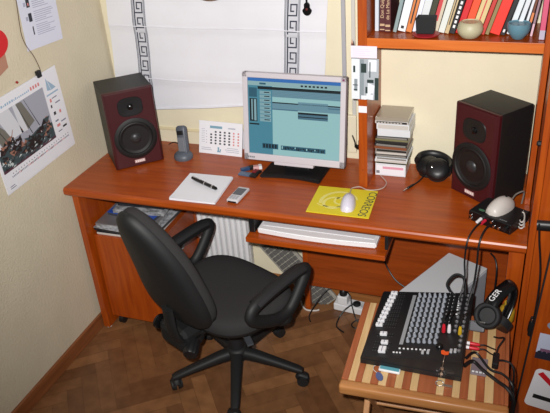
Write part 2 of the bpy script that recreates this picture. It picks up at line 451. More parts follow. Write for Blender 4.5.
o = MB().tube([(0.004, -0.492, 1.62), (0.004, -0.502, 1.50), (0.004, -0.515, 1.42), (0.004, -0.520, 1.37), (0.004, -0.510, 1.33), (0.004, -0.488, 1.29), (0.004, -0.474, 1.25), (0.005, -0.470, 1.222)], 0.0016, 6, 5).build('thin_wire', mat('brown_wire', (96, 76, 56), 0.6), None, (0.004, -0.48, 1.22), smooth=True)
tag(o, 'thin brown wire running down the left wall from the printed page to the calendar', 'wire')
def make_redcap():
    L0 = (0, -0.66, 1.30)
    t = thing('cut_out_picture', 'red and brown cut-out picture on the left wall above the calendar', 'picture', L0)
    M = fr((XW, -0.745, 1.285), (0, 1, 0), (0, 0, 1))
    MB().prism([(0, -0.03), (0.116, 0.005), (0.120, 0.10), (0, 0.11)], 0.003, M).build('card', mat('card_brown', (178, 130, 108), 0.8), t, L0)
    pts = [(0.078+0.066*math.cos(2*PI*k/36), 0.098+0.050*math.sin(2*PI*k/36)) for k in range(36)]
    MB().prism(pts, 0.006, M @ T(0, 0, 0.003), 0, 0.002).build('red_disc', mat('cap_red', (206, 30, 36), 0.6), t, L0)
make_redcap()

# ------------------------------------------------------------------ desk
def make_desk():
    L0 = (0.9, -0.25, 0)
    t = thing('desk', 'long orange cherry-wood computer desk along the back wall with a pull-out keyboard shelf', 'desk', L0)
    b = MB()
    # desktop with rounded front edge: profile swept along x
    prof = [(-0.003, 0.705), (-0.50, 0.705), (-0.508, 0.708), (-0.5125, 0.716), (-0.5125, 0.731), (-0.509, 0.737), (-0.502, 0.740), (-0.003, 0.740)]
    b.loft([[(x, y, z) for y, z in prof] for x in (0.003, 1.787)])
    b.build('desktop', w_x, t, L0)
    p = MB().box(0.022, 0.052, -0.492, -0.02, 0.006, 0.705, 0.002).build('side_panel', w_z, t, L0)
    MB().lathe([(0.0, 0), (0.012, 0), (0.012, 0.006), (0, 0.006)], 12, T(0.037, -0.475, 0.0)).build('foot_glide', white_pl, p, L0)
    MB().box(1.735, 1.785, -0.492, -0.02, 0.0, 0.705, 0.002).build('side_panel', w_z, t, L0)
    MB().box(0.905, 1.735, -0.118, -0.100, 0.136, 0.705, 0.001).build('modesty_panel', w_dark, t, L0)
    MB().box(0.880, 0.905, -0.122, -0.098, 0.0, 0.705, 0.002).build('support_leg', w_z, t, L0)
    # pull-out shelf
    tr = MB().box(0.795, 1.328, -0.508, -0.16, 0.600, 0.622, 0.003).build('keyboard_shelf', w_x, t, L0)
    MB().box(0.800, 1.322, -0.490, -0.16, 0.592, 0.600, 0.001).build('shelf_underside', black_mat, tr, L0)
    for x0, x1 in ((0.797, 0.822), (1.318, 1.330)):
        s = MB().box(x0, x1, -0.47, -0.14, 0.622, 0.704, 0.004).build('slide_rail', black_pl, tr, L0)
    return t
make_desk()

# keyboard on the shelf
def make_keyboard():
    L0 = (1.06, -0.42, 0.622)
    t = thing('keyboard', 'white keyboard lying on the pull-out shelf under the desktop', 'keyboard', L0)
    pts = [(0.832, -0.330), (0.832, -0.470)]
    for k in range(1, 16):
        u = k/16; pts.append((0.832+0.456*u, -0.470-0.012*math.sin(PI*u)))
    pts += [(1.288, -0.470), (1.288, -0.330)]
    MB().prism(pts, 0.022, T(0, 0, 0.623), 0, 0.004).build('case', white_pl, t, L0, smooth=True)
    MB().box(0.845, 1.275, -0.445, -0.335, 0.644, 0.647, 0.001).build('key_bed', mat('keybed_grey', (212, 212, 216), 0.5), t, L0)
make_keyboard()
def make_old_keyboard():
    # leaning on the wall behind the desk, one end on the floor
    L0 = (0.90, -0.05, 0.0)
    t = thing('spare_keyboard', 'dusty grey keyboard propped on end against the wall under the desk', 'keyboard', L0)
    a = math.radians(-47)
    ex = Vector((math.cos(a), -0.07, math.sin(a))); ey = Vector((-math.sin(a), 0.10, math.cos(a)))
    M = fr((0.636, -0.027, 0.256), ex, ey)
    g = mat('dusty_grey', (150, 146, 136), 0.7, var=0.15, vscale=60); kg = mat('dusty_key', (92, 90, 88), 0.6, var=0.12, vscale=80)
    MB().box(0, 0.42, 0, 0.130, 0, 0.016, 0.004, M).build('case', g, t, L0)
    k0 = MB().box(-0.0102, 0.0102, -0.0085, 0.0085, 0, 0.008, 0.002).build('key', kg, t)
    first = True
    for j in range(5):
        for i in range(16):
            Mk = M @ T(0.022+i*0.0252, 0.022+j*0.0215, 0.016)
            o = k0 if first else inst(k0, t, (0, 0, 0)); first = False
            Ml = Matrix.Translation(-Vector(L0)) @ Mk
            o.location = Ml.to_translation(); o.rotation_euler = Ml.to_euler()
make_old_keyboard()

# radiator
def make_radiator():
    L0 = (0.48, -0.060, 0.0)
    t = thing('radiator', 'white ribbed radiator on the back wall under the desk', 'radiator', L0)
    wm = mat('radiator_enamel', (236, 236, 238), 0.4)
    r0 = MB(); r0.box(-0.0105, 0.0105, -0.032, 0.028, 0.11, 0.64, 0.007, None, 0, 3); r0.box(-0.012, 0.012, -0.012, 0.012, 0.13, 0.62, 0.003)
    r0 = r0.build('rib', wm, t, smooth=True)
    first = True
    for k in range(12):
        o = r0 if first else inst(r0, t, (0, 0, 0)); first = False
        o.location = (-0.20+k*0.0285, 0, 0)
    MB().cyl((0.27, -0.06, 0.15), (0.61, -0.06, 0.15), 0.016, n=14).build('header_pipe', wm, t, L0, smooth=True)
    MB().cyl((0.27, -0.06, 0.60), (0.61, -0.06, 0.60), 0.016, n=14).build('header_pipe', wm, t, L0, smooth=True)
    MB().cyl((0.30, -0.07, 0.15), (0.30, -0.07, 0.0), 0.011, n=12).build('supply_pipe', wm, t, L0, smooth=True)
    b = MB(); b.lathe([(0.014, 0), (0.014, 0.02), (0.010, 0.028), (0, 0.028)], 12, T(0.600, -0.085, 0.112)); b.build('valve', wm, t, L0, smooth=True)
make_radiator()

# pedestal and the papers on it
def make_pedestal():
    L0 = (0.21, -0.28, 0)
    t = thing('pedestal_cabinet', 'low orange wooden cabinet on castors under the left end of the desk', 'cabinet', L0)
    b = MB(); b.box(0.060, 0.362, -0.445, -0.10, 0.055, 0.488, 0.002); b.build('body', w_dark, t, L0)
    MB().box(0.060, 0.362, -0.462, -0.445, 0.058, 0.494, 0.002).build('front_panel', w_z, t, L0)
    MB().box(0.352, 0.366, -0.118, -0.098, 0.06, 0.49, 0.002).build('rear_edge', w_z, t, L0)
    M = fr((0.362, -0.262, 0.355), (0, 1, 0), (0, 0, 1))
    MB().lathe([(0.013, 0), (0.013, 0.004), (0.010, 0.007), (0, 0.008)], 18, M).build('round_cap', mat('cap_grey', (150, 156, 162), 0.5), t, L0, smooth=True)
    c0 = None
    for x in (0.09, 0.33):
        for y in (-0.43, -0.13):
            if c0 is None:
                b = MB(); b.cyl((-0.011, 0, 0.022), (0.011, 0, 0.022), 0.022, n=18); b.box(-0.014, 0.014, -0.012, 0.012, 0.036, 0.055, 0.003)
                c0 = b.build('castor', black_pl, t, smooth=True); o = c0
            else: o = inst(c0, t, (0, 0, 0))
            o.location = (x-L0[0], y-L0[1], 0)
make_pedestal()
def stack_paper(name, label, cat, x0, x1, y0, y1, z0, h, m_cover, m_edge, rot, group=None, tilt=0.0):
    cx, cy = (x0+x1)/2, (y0+y1)/2; L0 = (cx, cy, z0)
    t = thing(name, label, cat, L0, rot, group)
    a, b = (x1-x0)/2, (y1-y0)/2
    MB().box(-a, a, -b, b, 0, h*0.82, 0.001).build('pages', m_edge, t)
    MB().box(-a-.001, a+.001, -b-.002, b, h*0.82, h, 0.0008).build('cover', m_cover, t)
    return t
pg = mat('page_edges', (196, 194, 190), 0.85, var=0.1, vscale=200)
news = mat('newsprint', (150, 152, 156), 0.8, var=0.75, vscale=45)
glossd = mat('dark_cover', (36, 38, 44), 0.35, var=0.4, vscale=30)
clear_grey = mat('grey_sleeve', (112, 110, 112), 0.3, var=0.2, vscale=20)
stack_paper('magazine', 'white paged magazine at the bottom of the pile on the low cabinet', 'magazine', 0.068, 0.345, -0.448, -0.18, 0.494, 0.014, glossd, pg, 0.02, 'magazines under the desk')
stack_paper('magazine', 'black and white newspaper in the pile on the low cabinet under the desk', 'newspaper', 0.062, 0.352, -0.452, -0.19, 0.508, 0.016, news, glossd, -0.05, 'magazines under the desk')
stack_paper('document_sleeve', 'grey clear-plastic sleeve of papers on the pile under the desk', 'folder', 0.066, 0.335, -0.440, -0.17, 0.524, 0.022, clear_grey, news, 0.03)
stack_paper('blue_folder', 'blue folder on top of the pile under the desk', 'folder', 0.10, 0.33, -0.385, -0.16, 0.546, 0.016, mat('folder_blue', (40, 78, 170), 0.4), mat('folder_edge', (60, 64, 76), 0.6), -0.12)
stack_paper('magazine', 'dark glossy magazine lying on the blue folder under the desk', 'magazine', 0.11, 0.345, -0.365, -0.17, 0.562, 0.018, news, news, 0.10, 'magazines under the desk')
stack_paper('magazine', 'topmost dark magazine of the pile under the desk', 'magazine', 0.12, 0.34, -0.335, -0.16, 0.580, 0.022, glossd, glossd, 0.05, 'magazines under the desk')

# ------------------------------------------------------------------ speakers
def make_speaker(label, loc, rotz, w, d, h):
    """local: front face towards -y, base at z=0, front-left corner at (-w/2, 0)"""
    t = thing('studio_monitor', label, 'speaker', loc, rotz, 'pair of studio speakers on the desk')
    MB().box(-w/2, w/2, 0.022, d, 0, h, 0.003).build('cabinet', cab_black, t)
    # baffle with chamfered, slightly bowed sides
    b = MB(); rings = []
    for y, ins in ((0.022, 0.0), (0.010, 0.0), (0.002, 0.006), (0.0, 0.012)):
        ring = []
        for (sx, sz) in ((-1, 0), (1, 0), (1, 1), (-1, 1)):
            ring.append((sx*(w/2-ins*0.9), y, (ins*0.5 if sz == 0 else h-ins*0.5)))
        rings.append(ring)
    b.loft(rings); b.build('front_baffle', burg, t)
    M = fr((0, 0.0, 0), (1, 0, 0), (0, 0, 1))          # local z of M points to -y
    # woofer
    zw = 0.128; zt = 0.267
    wf = MB().lathe([(0.088, 0.0), (0.090, 0.003), (0.085, 0.006), (0.074, 0.007), (0.070, 0.003), (0.066, 0.005), (0.055, 0.001), (0.055, 0.0)], 40, M @ T(0, zw, 0)).build('woofer', rubber, t, smooth=True)
    MB().lathe([(0.056, 0.0018), (0.030, 0.0006), (0.026, 0.0005), (0, 0.0004)], 36, M @ T(0, zw, 0)).build('cone', mat('cone_black', (17, 17, 18), 0.5), wf, smooth=True)
    MB().lathe([(0.024, 0.0008), (0.020, 0.006), (0.010, 0.010), (0, 0.011)], 28, M @ T(0, zw, 0)).build('dust_cap', dust, wf, smooth=True)
    # tweeter: oval wave guide with a small dome
    MB().loft([[(r_*math.copysign(abs(math.cos(a_))**0.65, math.cos(a_)), 0.78*r_*math.copysign(abs(math.sin(a_))**0.65, math.sin(a_)), z_) for a_ in [2*PI*q_/40 for q_ in range(40)]] for r_, z_ in ((0.052, 0.0), (0.050, 0.003), (0.040, 0.003), (0.020, 0.001), (0.0005, 0.001))], 0, M @ T(0, zt, 0)).build('wave_guide', black_pl, t, smooth=True)
    MB().lathe([(0.013, 0.001), (0.012, 0.006), (0.006, 0.010), (0, 0.011)], 20, M @ T(0, zt, 0)).build('tweeter_dome', black_gl, t, smooth=True)
    bd = MB().box(-0.022, 0.022, 0.017, 0.031, 0, 0.0015, 0.0005, M).build('badge', mat('badge_pink', (196, 160, 156), 0.4), t)
    b = MB()
    for k in range(5): b.box(-0.018+k*0.0078, -0.0135+k*0.0078, 0.020, 0.028, 0.0015, 0.0019, 0, M)
    b.build('badge_marks', mat('badge_light', (232, 226, 222), 0.4), bd)
    return t
# left: front edge from (.138,-.322) to (.292,-.184)
make_speaker('burgundy fronted black speaker on the left end of the desk', (0.2215, -0.253, 0.7405), math.radians(43.0), 0.207, 0.200, 0.337)
make_speaker('burgundy fronted black speaker behind the small black audio box on the desk', (1.577, -0.238, 0.7405), math.radians(-37.5), 0.190, 0.176, 0.345)

# ------------------------------------------------------------------ monitor
def make_monitor():
    L0 = (0.897, -0.19, 0.74)
    t = thing('computer_monitor', 'silver framed flat computer monitor showing music software, in the middle of the desk', 'monitor', L0)
    M = fr((0.8965, -0.204, 0.796), (1, -0.004, -0.004), (0, 0.155, 1))    # local x right, y up, z towards viewer
    W, H = 0.416, 0.352
    fx, fyb, fyt = 0.021, 0.028, 0.020
    b = MB()
    b.box(-W/2, -W/2+fx, 0, H, -0.022, 0.008, 0.003, M); b.box(W/2-fx, W/2, 0, H, -0.022, 0.008, 0.003, M)
    b.box(-W/2, W/2, 0, fyb, -0.022, 0.008, 0.003, M); b.box(-W/2, W/2, H-fyt, H, -0.022, 0.008, 0.003, M)
    bz = b.build('bezel', silver, t, L0)
    MB().box(W/2-0.014, W/2-0.006, H-0.014, H-0.007, 0.008, 0.0088, 0, M).build('corner_badge', mat('badge_plum', (120, 50, 90), 0.4), bz, L0)
    bb = MB()
    for k in range(4): bb.box(-W/2+0.016+k*0.008, -W/2+0.022+k*0.008, 0.009, 0.016, 0.008, 0.0086, 0, M)
    bb.build('maker_marks', grey_pl, bz, L0)
    rings = [[M @ Vector((sx*(W/2-i), (H/2+sy*(H/2-i)), z)) for sx, sy in ((-1, -1), (1, -1), (1, 1), (-1, 1))] for z, i in ((-0.0, 0.002), (-0.03, 0.004), (-0.06, 0.07))]
    MB().loft(rings).build('back_shell', black_pl, t, L0)
    # screen: display image drawn as thin tiles of light
    E = 0.80
    cols = dict(pale=(158, 204, 206), teal=(76, 140, 160), blue=(54, 116, 190), bar=(150, 186, 190), blk=(14, 26, 32), slate=(112, 152, 168), clip=(78, 118, 138), btn=(138, 176, 184), dteal=(46, 96, 116))
    names = list(cols); ms = [mat('screen_'+n, cols[n], 0.25, emit=E) for n in names]
    b = MB(); x0, x1, y0, y1 = -W/2+fx, W/2-fx, fyb, H-fyt
    lay = [0]
    def r(u0, u1, v0, v1, n, l=1):
        pts = [(u0, v1), (u1, v1), (u1, v0), (u0, v0)]
        q = bmesh.new(); q.faces.new([q.verts.new((x0+(x1-x0)*u, y1-(y1-y0)*v, 0.0008+l*0.00012)) for u, v in pts]); b._merge(q, M, names.index(n))
    r(0, 1, 0, 1, 'pale', 0)
    r(0, 1, 0, 0.045, 'blue'); r(0, 1, 0.045, 0.10, 'bar')
    for k in range(7): r(0.58+k*0.042, 0.605+k*0.042, 0.066, 0.088, 'blk', 2)
    r(0.13, 0.20, 0.062, 0.085, 'dteal', 2)
    r(0.0, 0.27, 0.10, 1.0, 'teal'); r(0.11, 1.0, 0.108, 0.145, 'blk', 2); r(0.27, 1, 0.145, 0.235, 'slate')
    for k in range(5): r(0.27, 1, 0.15+k*0.018, 0.153+k*0.018, 'clip', 2)
    r(0.27, 1, 0.30, 0.315, 'blk', 2); r(0.27, 1, 0.315, 0.395, 'slate'); r(0.55, 0.87, 0.28, 0.395, 'slate', 2); r(0.27, 0.55, 0.385, 0.40, 'clip', 2); r(0.87, 1, 0.33, 0.345, 'clip', 2)
    r(0.55, 0.87, 0.41, 0.435, 'blk', 2); r(0.55, 0.87, 0.435, 0.50, 'clip', 2); r(0.55, 0.87, 0.462, 0.474, 'blk', 3)
    r(0.01, 0.10, 0.13, 0.25, 'dteal', 2); r(0.015, 0.10, 0.27, 0.57, 'blk', 2); r(0.035, 0.05, 0.28, 0.55, 'btn', 3); r(0.065, 0.09, 0.28, 0.56, 'btn', 3); r(0.01, 0.12, 0.595, 0.615, 'blk', 2)
    for k in range(8):
        v = 0.165+k*0.051; r(0.13, 0.255, v, v+0.042, 'btn', 2); r(0.18, 0.24, v+0.012, v+0.024, 'blk', 3)
    r(0.15, 0.33, 0.855, 0.925, 'dteal', 2)
    for k in range(5): r(0.16+k*0.033, 0.18+k*0.033, 0.862, 0.915, 'blk', 3)
    r(0.36, 0.85, 0.866, 0.925, 'dteal', 2); 
    random.seed(3)
    for k in range(26):
        u = 0.37+k*0.018; r(u, u+0.012, 0.87+random.uniform(0, .02), 0.895+random.uniform(0, 0.028), random.choice(('blk', 'blk', 'pale', 'blk')), 3)
    b.build('screen', ms, t, L0)
    # stand
    pts = [(0.772, -0.132), (1.022, -0.118), (1.018, -0.258)]
    for k in range(1, 12):
        u = k/12; pts.append((1.018-0.252*u, -0.258+0.004*u+0.016*math.sin(PI*u)))
    pts.append((0.766, -0.254))
    MB().prism(pts[::-1], 0.014, T(0, 0, 0.741), 0, 0.004).build('stand_base', black_pl, t, L0)
    MB().box(0.845, 0.95, -0.172, -0.140, 0.75, 0.94, 0.006).build('stand_neck', black_pl, t, L0)
    MB().box(-0.082, 0.082, -0.014, 0.004, -0.020, 0.004, 0.003, M).build('chin_lip', silver, t, L0)
make_monitor()

# ------------------------------------------------------------------ desk-top items, left half
Z = 0.74
def make_phone():
    L0 = (0.372, -0.146, Z)
    t = thing('cordless_phone', 'grey cordless phone standing in its charging cradle by the left speaker', 'phone', L0, math.radians(-6))
    g = mat('phone_grey', (84, 90, 100), 0.45); g2 = mat('phone_light', (112, 116, 124), 0.45)
    MB().lathe([(0.046, 0), (0.048, 0.008), (0.044, 0.020), (0.030, 0.030), (0.0, 0.032)], 32, Matrix.Diagonal((0.88, 0.84, 1, 1))).build('cradle', g, t, smooth=True)
    M = T(0.004, 0.004, 0.016) @ RY(math.radians(-9)) @ RX(math.radians(-14)) @ Matrix.Diagonal((1, 1, 0.93, 1))
    hs = MB(); rings = []
    for z, w, d in ((0, 0.040, 0.024), (0.004, 0.046, 0.030), (0.045, 0.047, 0.030), (0.09, 0.046, 0.028), (0.118, 0.048, 0.031), (0.128, 0.043, 0.028), (0.133, 0.030, 0.018)):
        rings.append([(w/2*math.copysign(abs(math.cos(a))**0.6, math.cos(a)), d/2*math.copysign(abs(math.sin(a))**0.6, math.sin(a)), z) for a in [2*PI*k/24 for k in range(24)]])
    hs.loft(rings, M=M); h = hs.build('handset', g, t, smooth=True)
    MB().box(-0.017, 0.017, -0.0175, -0.012, 0.015, 0.082, 0.003, M).build('keypad', g2, h)
    MB().box(-0.016, 0.016, -0.0175, -0.012, 0.092, 0.112, 0.003, M).build('display', black_pl, h)
make_phone()
o = MB().tube([(0.40, -0.12, 0.745), (0.35, -0.09, 0.745), (0.29, -0.055, 0.765), (0.25, -0.05, 0.75)], 0.0022, 6, 5).build('phone_cable', cable_m, None, (0.33, -0.09, Z), smooth=True)
tag(o, 'short black cable behind the cordless phone at the wall', 'cable')
def make_desk_calendar():
    L0 = (0.515, -0.05, Z)
    t = thing('desk_calendar', 'small white month calendar standing on the desk between phone and monitor', 'calendar', L0)
    M = fr((0.416, -0.082, Z+0.001), (1, -0.02, -0.008), (0, 0.28, 1))
    MB().box(0, 0.205, 0, 0.142, 0, 0.0025, 0.0005, M).build('page', paper, t, L0)
    MB().box(0, 0.205, 0, 0.140, -0.002, 0, 0, T(0, 0.0, 0) @ fr((0.411, 0-0.006, Z), (1, -0.02, -0.008), (0, -0.26, 1))).build('rear_leaf', paper, t, L0)
    b = MB()
    def mk(x, y, w, h, mi): b.box(x, x+w, y, y+h, 0.0025, 0.0029, 0, M, mi)
    mk(0.052, 0.112, 0.058, 0.011, 3); mk(0.138, 0.114, 0.034, 0.006, 0)
    for r_ in range(5):
        for c in range(7):
            if r_ == 0 and c < 1: continue
            mk(0.054+c*0.0215, 0.094-r_*0.0125, 0.0085 if c < 5 else 0.007, 0.0072, 2 if c > 4 else 1)
    for r_ in range(5): mk(0.034, 0.096-r_*0.0125, 0.004, 0.004, 0)
    for x, y, w, h in ((0.088, 0.010, .016, .006), (0.090, 0.016, .007, .016), (0.1, .016, .006, .008)): mk(x, y, w, h, 3)
    mk(0.012, 0.016, 0.05, 0.003, 0); mk(0.012, 0.024, 0.045, 0.003, 0); mk(0.13, 0.014, 0.06, 0.003, 0); mk(0.125, 0.022, 0.065, 0.003, 0); mk(0.135, 0.03, 0.05, 0.003, 0)
    for k in range(8): mk(0.012, 0.05+k*0.008, 0.016, 0.002, 0)
    b.build('print_marks', [mat('pale_ink2', (176, 180, 192), 0.85), ink_dark, ink_red, mat('head_blue', (120, 158, 178), 0.8)], t, L0)
make_desk_calendar()
def make_notepad():
    L0 = (0.574, -0.39, Z)
    t = thing('notepad', 'white blank notepad lying on the desk with a pen on it', 'notepad', L0)
    b = MB()
    q = [(0.474, -0.288), (0.662, -0.283), (0.678, -0.494), (0.487, -0.497)]
    for k in range(5):
        j = [(x+random.uniform(-.0015, .0015), y+random.uniform(-.0015, .0015)) for x, y in q]
        b.prism(j[::-1], 0.0016, T(0, 0, Z+0.0005+k*0.0017))
    b.build('sheets', paper, t, L0)
    def fn(u, v):
        a = Vector((*q[0], 0)).lerp(Vector((*q[1], 0)), u); c = Vector((*q[3], 0)).lerp(Vector((*q[2], 0)), u)
        p = a.lerp(c, v); p.z = Z+0.0098+0.004*max(0, v-0.8)*(1-u)*3
        return p
    MB().grid(fn, 10, 10).build('top_sheet', paper, t, L0, smooth=True)
make_notepad()
def make_pen():
    L0 = (0.582, -0.376, Z+0.0115)
    t = thing('pen', 'black pen with silver rings lying on the white notepad', 'pen', L0, math.radians(-25.5)); t.scale = (1.04, 1.25, 1.25)
    M = RY(PI/2)
    MB().lathe([(0.0, -0.076), (0.0045, -0.075), (0.0062, -0.05), (0.0062, 0.0), (0.005, 0.001)], 14, T(0, 0, 0.0065) @ M).build('cap', black_gl, t, smooth=True)
    MB().lathe([(0.0056, 0.0), (0.0060, 0.03), (0.0055, 0.066), (0.0, 0.076)], 14, T(0, 0, 0.0065) @ M).build('barrel', black_gl, t, smooth=True)
    MB().lathe([(0.0065, 0.0), (0.0065, 0.005)], 14, T(0, 0, 0.0065) @ M).build('ring', chrome, t, smooth=True)
    MB().lathe([(0.0067, 0.045), (0.0067, 0.052)], 14, T(0, 0, 0.0067) @ M).build('ring', chrome, t, smooth=True)
    MB().box(-0.07, -0.02, -0.0015, 0.0015, 0.012, 0.0145, 0.0005).build('clip', chrome, t)
make_pen()
def make_mobile():
    L0 = (0.741, -0.415, Z)
    t = thing('mobile_phone', 'small silver mobile phone lying on the desk beside the notepad', 'phone', L0, math.radians(-4))
    MB().box(-0.024, 0.024, -0.054, 0.054, 0.0005, 0.015, 0.005, None, 0, 3).build('case', mat('phone_silver', (196, 194, 198), 0.35), t, smooth=True)
    MB().box(-0.019, 0.019, -0.012, 0.040, 0.0148, 0.0156, 0.0004).build('screen', mat('lcd_dark', (70, 72, 78), 0.2), t)
    k0 = MB().box(-0.005, 0.005, -0.003, 0.003, 0.0148, 0.0160, 0.0006).build('button', mat('phone_key', (150, 150, 156), 0.4), t)
    first = True
    for i in range(3):
        for j in range(3):
            o = k0 if first else inst(k0, t, (0, 0, 0)); first = False
            o.location = (-0.012+i*0.012, -0.022-j*0.0095, 0)
    MB().box(-0.018, 0.018, -0.0545, -0.052, 0.003, 0.010, 0.0008).build('bottom_grille', black_pl, t)
make_mobile()
def make_trinkets():
    L0 = (0.708, -0.215, Z)
    cs = [('eraser', 'small pink and white eraser in the cluster left of the monitor base', 'eraser', (0.727, -0.176), mat('eraser_pink', (206, 160, 160), 0.6), (0.036, 0.022, 0.014), 0.5),
          ('lighter', 'small blue lighter in the cluster left of the monitor base', 'lighter', (0.690, -0.196), mat('lighter_blue', (36, 66, 104), 0.3), (0.056, 0.020, 0.013), 0.7),
          ('memory_card_case', 'flat translucent blue-grey case at the front of the cluster left of the monitor', 'case', (0.712, -0.242), mat('case_bluegrey', (78, 96, 122), 0.25), (0.080, 0.026, 0.009), -0.1),
          ('matchbox', 'small dark red box touching the left of the monitor base', 'box', (0.738, -0.212), mat('box_red', (124, 34, 44), 0.5), (0.034, 0.024, 0.010), -0.3)]
    for n, l, c, (x, y), m, (a, b, h), r in cs:
        t = thing(n, l, c, (x, y, Z), r)
        MB().box(-a/2, a/2, -b/2, b/2, 0.0004, h, min(a, b, h)*0.2).build('body', m, t)
        MB().box(a*0.15, a/2+0.0004, -b/2-.0004, b/2+.0004, 0.0003, h+0.0004, 0.001).build('end_cap', white_pl if n == 'eraser' else black_pl, t)
make_trinkets()

# ------------------------------------------------------------------ mouse mat and mouse
def make_mat():
    L0 = (1.14, -0.365, Z)
    t = thing('mouse_mat', 'yellow mouse mat with dark lettering on the desk in front of the monitor', 'mouse mat', L0)
    yel = mat('mat_yellow', (214, 196, 36), 0.6)
    q = [(1.020, -0.268), (1.249, -0.263), (1.260, -0.464), (1.028, -0.467)]
    MB().prism(q[::-1], 0.003, T(0, 0, Z+0.0005), 0, 0.0008).build('pad', yel, t, L0)
    pal = mat('mat_pale', (224, 214, 120), 0.6)
    b = MB(); zt = Z+0.0037
    # pale horn emblem: two arcs, a curl and a bell
    def arc(cx, cy, rx, ry, a0, a1, w, n=24):
        for k in range(n):
            A = math.radians(a0+(a1-a0)*k/n); B = math.radians(a0+(a1-a0)*(k+1)/n)
            p = [(cx+(rx-w)*math.cos(A), cy+(ry-w)*math.sin(A)), (cx+rx*math.cos(A), cy+ry*math.sin(A)), (cx+rx*math.cos(B), cy+ry*math.sin(B)), (cx+(rx-w)*math.cos(B), cy+(ry-w)*math.sin(B))]
            bb = bmesh.new(); bb.faces.new([bb.verts.new((x, y, zt)) for x, y in p]); b._merge(bb)
    arc(1.125, -0.372, 0.072, 0.078, 20, 200, 0.013); arc(1.110, -0.385, 0.042, 0.045, 60, 330, 0.011); arc(1.135, -0.365, 0.030, 0.03, 0, 300, 0.008)
    arc(1.10, -0.40, 0.05, 0.018, 180, 360, 0.006)
    b.build('emblem', pal, t, L0)
    M = T(1.232, -0.366, Z+0.0037) @ RZ(-PI/2-0.03)
    text_part('CORREOS', 0.043, mat('mat_letter', (62, 72, 60), 0.6), t, T(*(-Vector(L0))) @ M, depth=0.0002, squash=0.93)
make_mat()
def mouse_mesh(w, l, h):
    b = MB(); rings = []
    N = 20
    for k in range(N+1):
        u = k/N; y = -l/2+l*u
        e = math.sqrt(max(0.0, 1-(2*u-1)**2)); ww = w/2*(e**0.65)*(1-0.10*u); hh = h*(e**0.6)*(0.78+0.35*math.sin(PI*min(1, (1-u)*0.95+0.05)))
        ww = max(ww, 0.0006); hh = max(hh, 0.0006)
        rings.append([(ww*math.cos(a), y, max(0.0, hh*math.sin(a))) for a in [PI*j/12 for j in range(13)]])
    b.loft(rings)
    return b
def make_mouse(label, loc, rotz, w, l, h, m, z0):
    t = thing('computer_mouse', label, 'mouse', loc, rotz)
    mouse_mesh(w, l, h).build('shell', m, t, smooth=True)
    return t
mw = mat('mouse_white', (206, 202, 216), 0.3)
t = make_mouse('white oval mouse on the yellow mouse mat', (1.166, -0.388, Z+0.004), math.radians(8), 0.058, 0.115, 0.034, mw, 0)
MB().box(-0.0006, 0.0006, 0.01, 0.035, 0.0345, 0.0365, 0.0003).build('button_split', grey_pl, t)
o = MB().tube([(1.158, -0.331, 0.752), (1.150, -0.29, 0.7485), (1.150, -0.262, 0.745), (1.175, -0.246, 0.744), (1.205, -0.262, 0.744), (1.235, -0.258, 0.744), (1.262, -0.235, 0.744), (1.265, -0.19, 0.744), (1.24, -0.15, 0.744), (1.23, -0.135, 0.744)], 0.0021, 6, 6).build('mouse_cable', mat('mouse_cord', (176, 160, 150), 0.5), None, (1.2, -0.25, Z), smooth=True)
tag(o, 'pale grey mouse cable looping past the foot of the wooden upright', 'cable')

# ------------------------------------------------------------------ bookcase on the desk
def make_bookcase():
    L0 = (1.48, -0.12, Z)
    t = thing('bookcase', 'orange wooden bookcase standing on the right half of the desk, its shelf full of books', 'bookcase', L0)
    zt = 1.66
    u1 = MB().box(1.170, 1.2025, -0.240, -0.006, Z+0.0005, zt, 0.0015).build('upright', w_z, t, L0)
    MB().box(1.171, 1.2018, -0.2408, -0.2398, 1.046, 1.071, 0).build('white_label', paper, u1, L0)
    tag(u1.children[0], 'white sticker')
    MB().lathe([(0.004, 0), (0.004, 0.001), (0, 0.001)], 10, fr((1.185, -0.240, 0.815), (1, 0, 0), (0, 0, 1))).build('screw_cap', w_dark, u1, L0)
    MB().box(1.767, 1.786, -0.240, -0.006, Z+0.0005, zt, 0.0015).build('upright', w_z, t, L0)
    sf = MB().box(1.2027, 1.7668, -0.238, -0.006, 1.285, 1.318, 0.002).build('shelf', w_x, t, L0)
    MB().box(1.2027, 1.7668, -0.2405, -0.238, 1.285, 1.318, 0.0008).build('front_edging', w_edge, sf, L0)
    MB().box(1.2027, 1.7668, -0.240, -0.006, 1.628, 1.66, 0.003).build('top_board', w_x, t, L0)
make_bookcase()
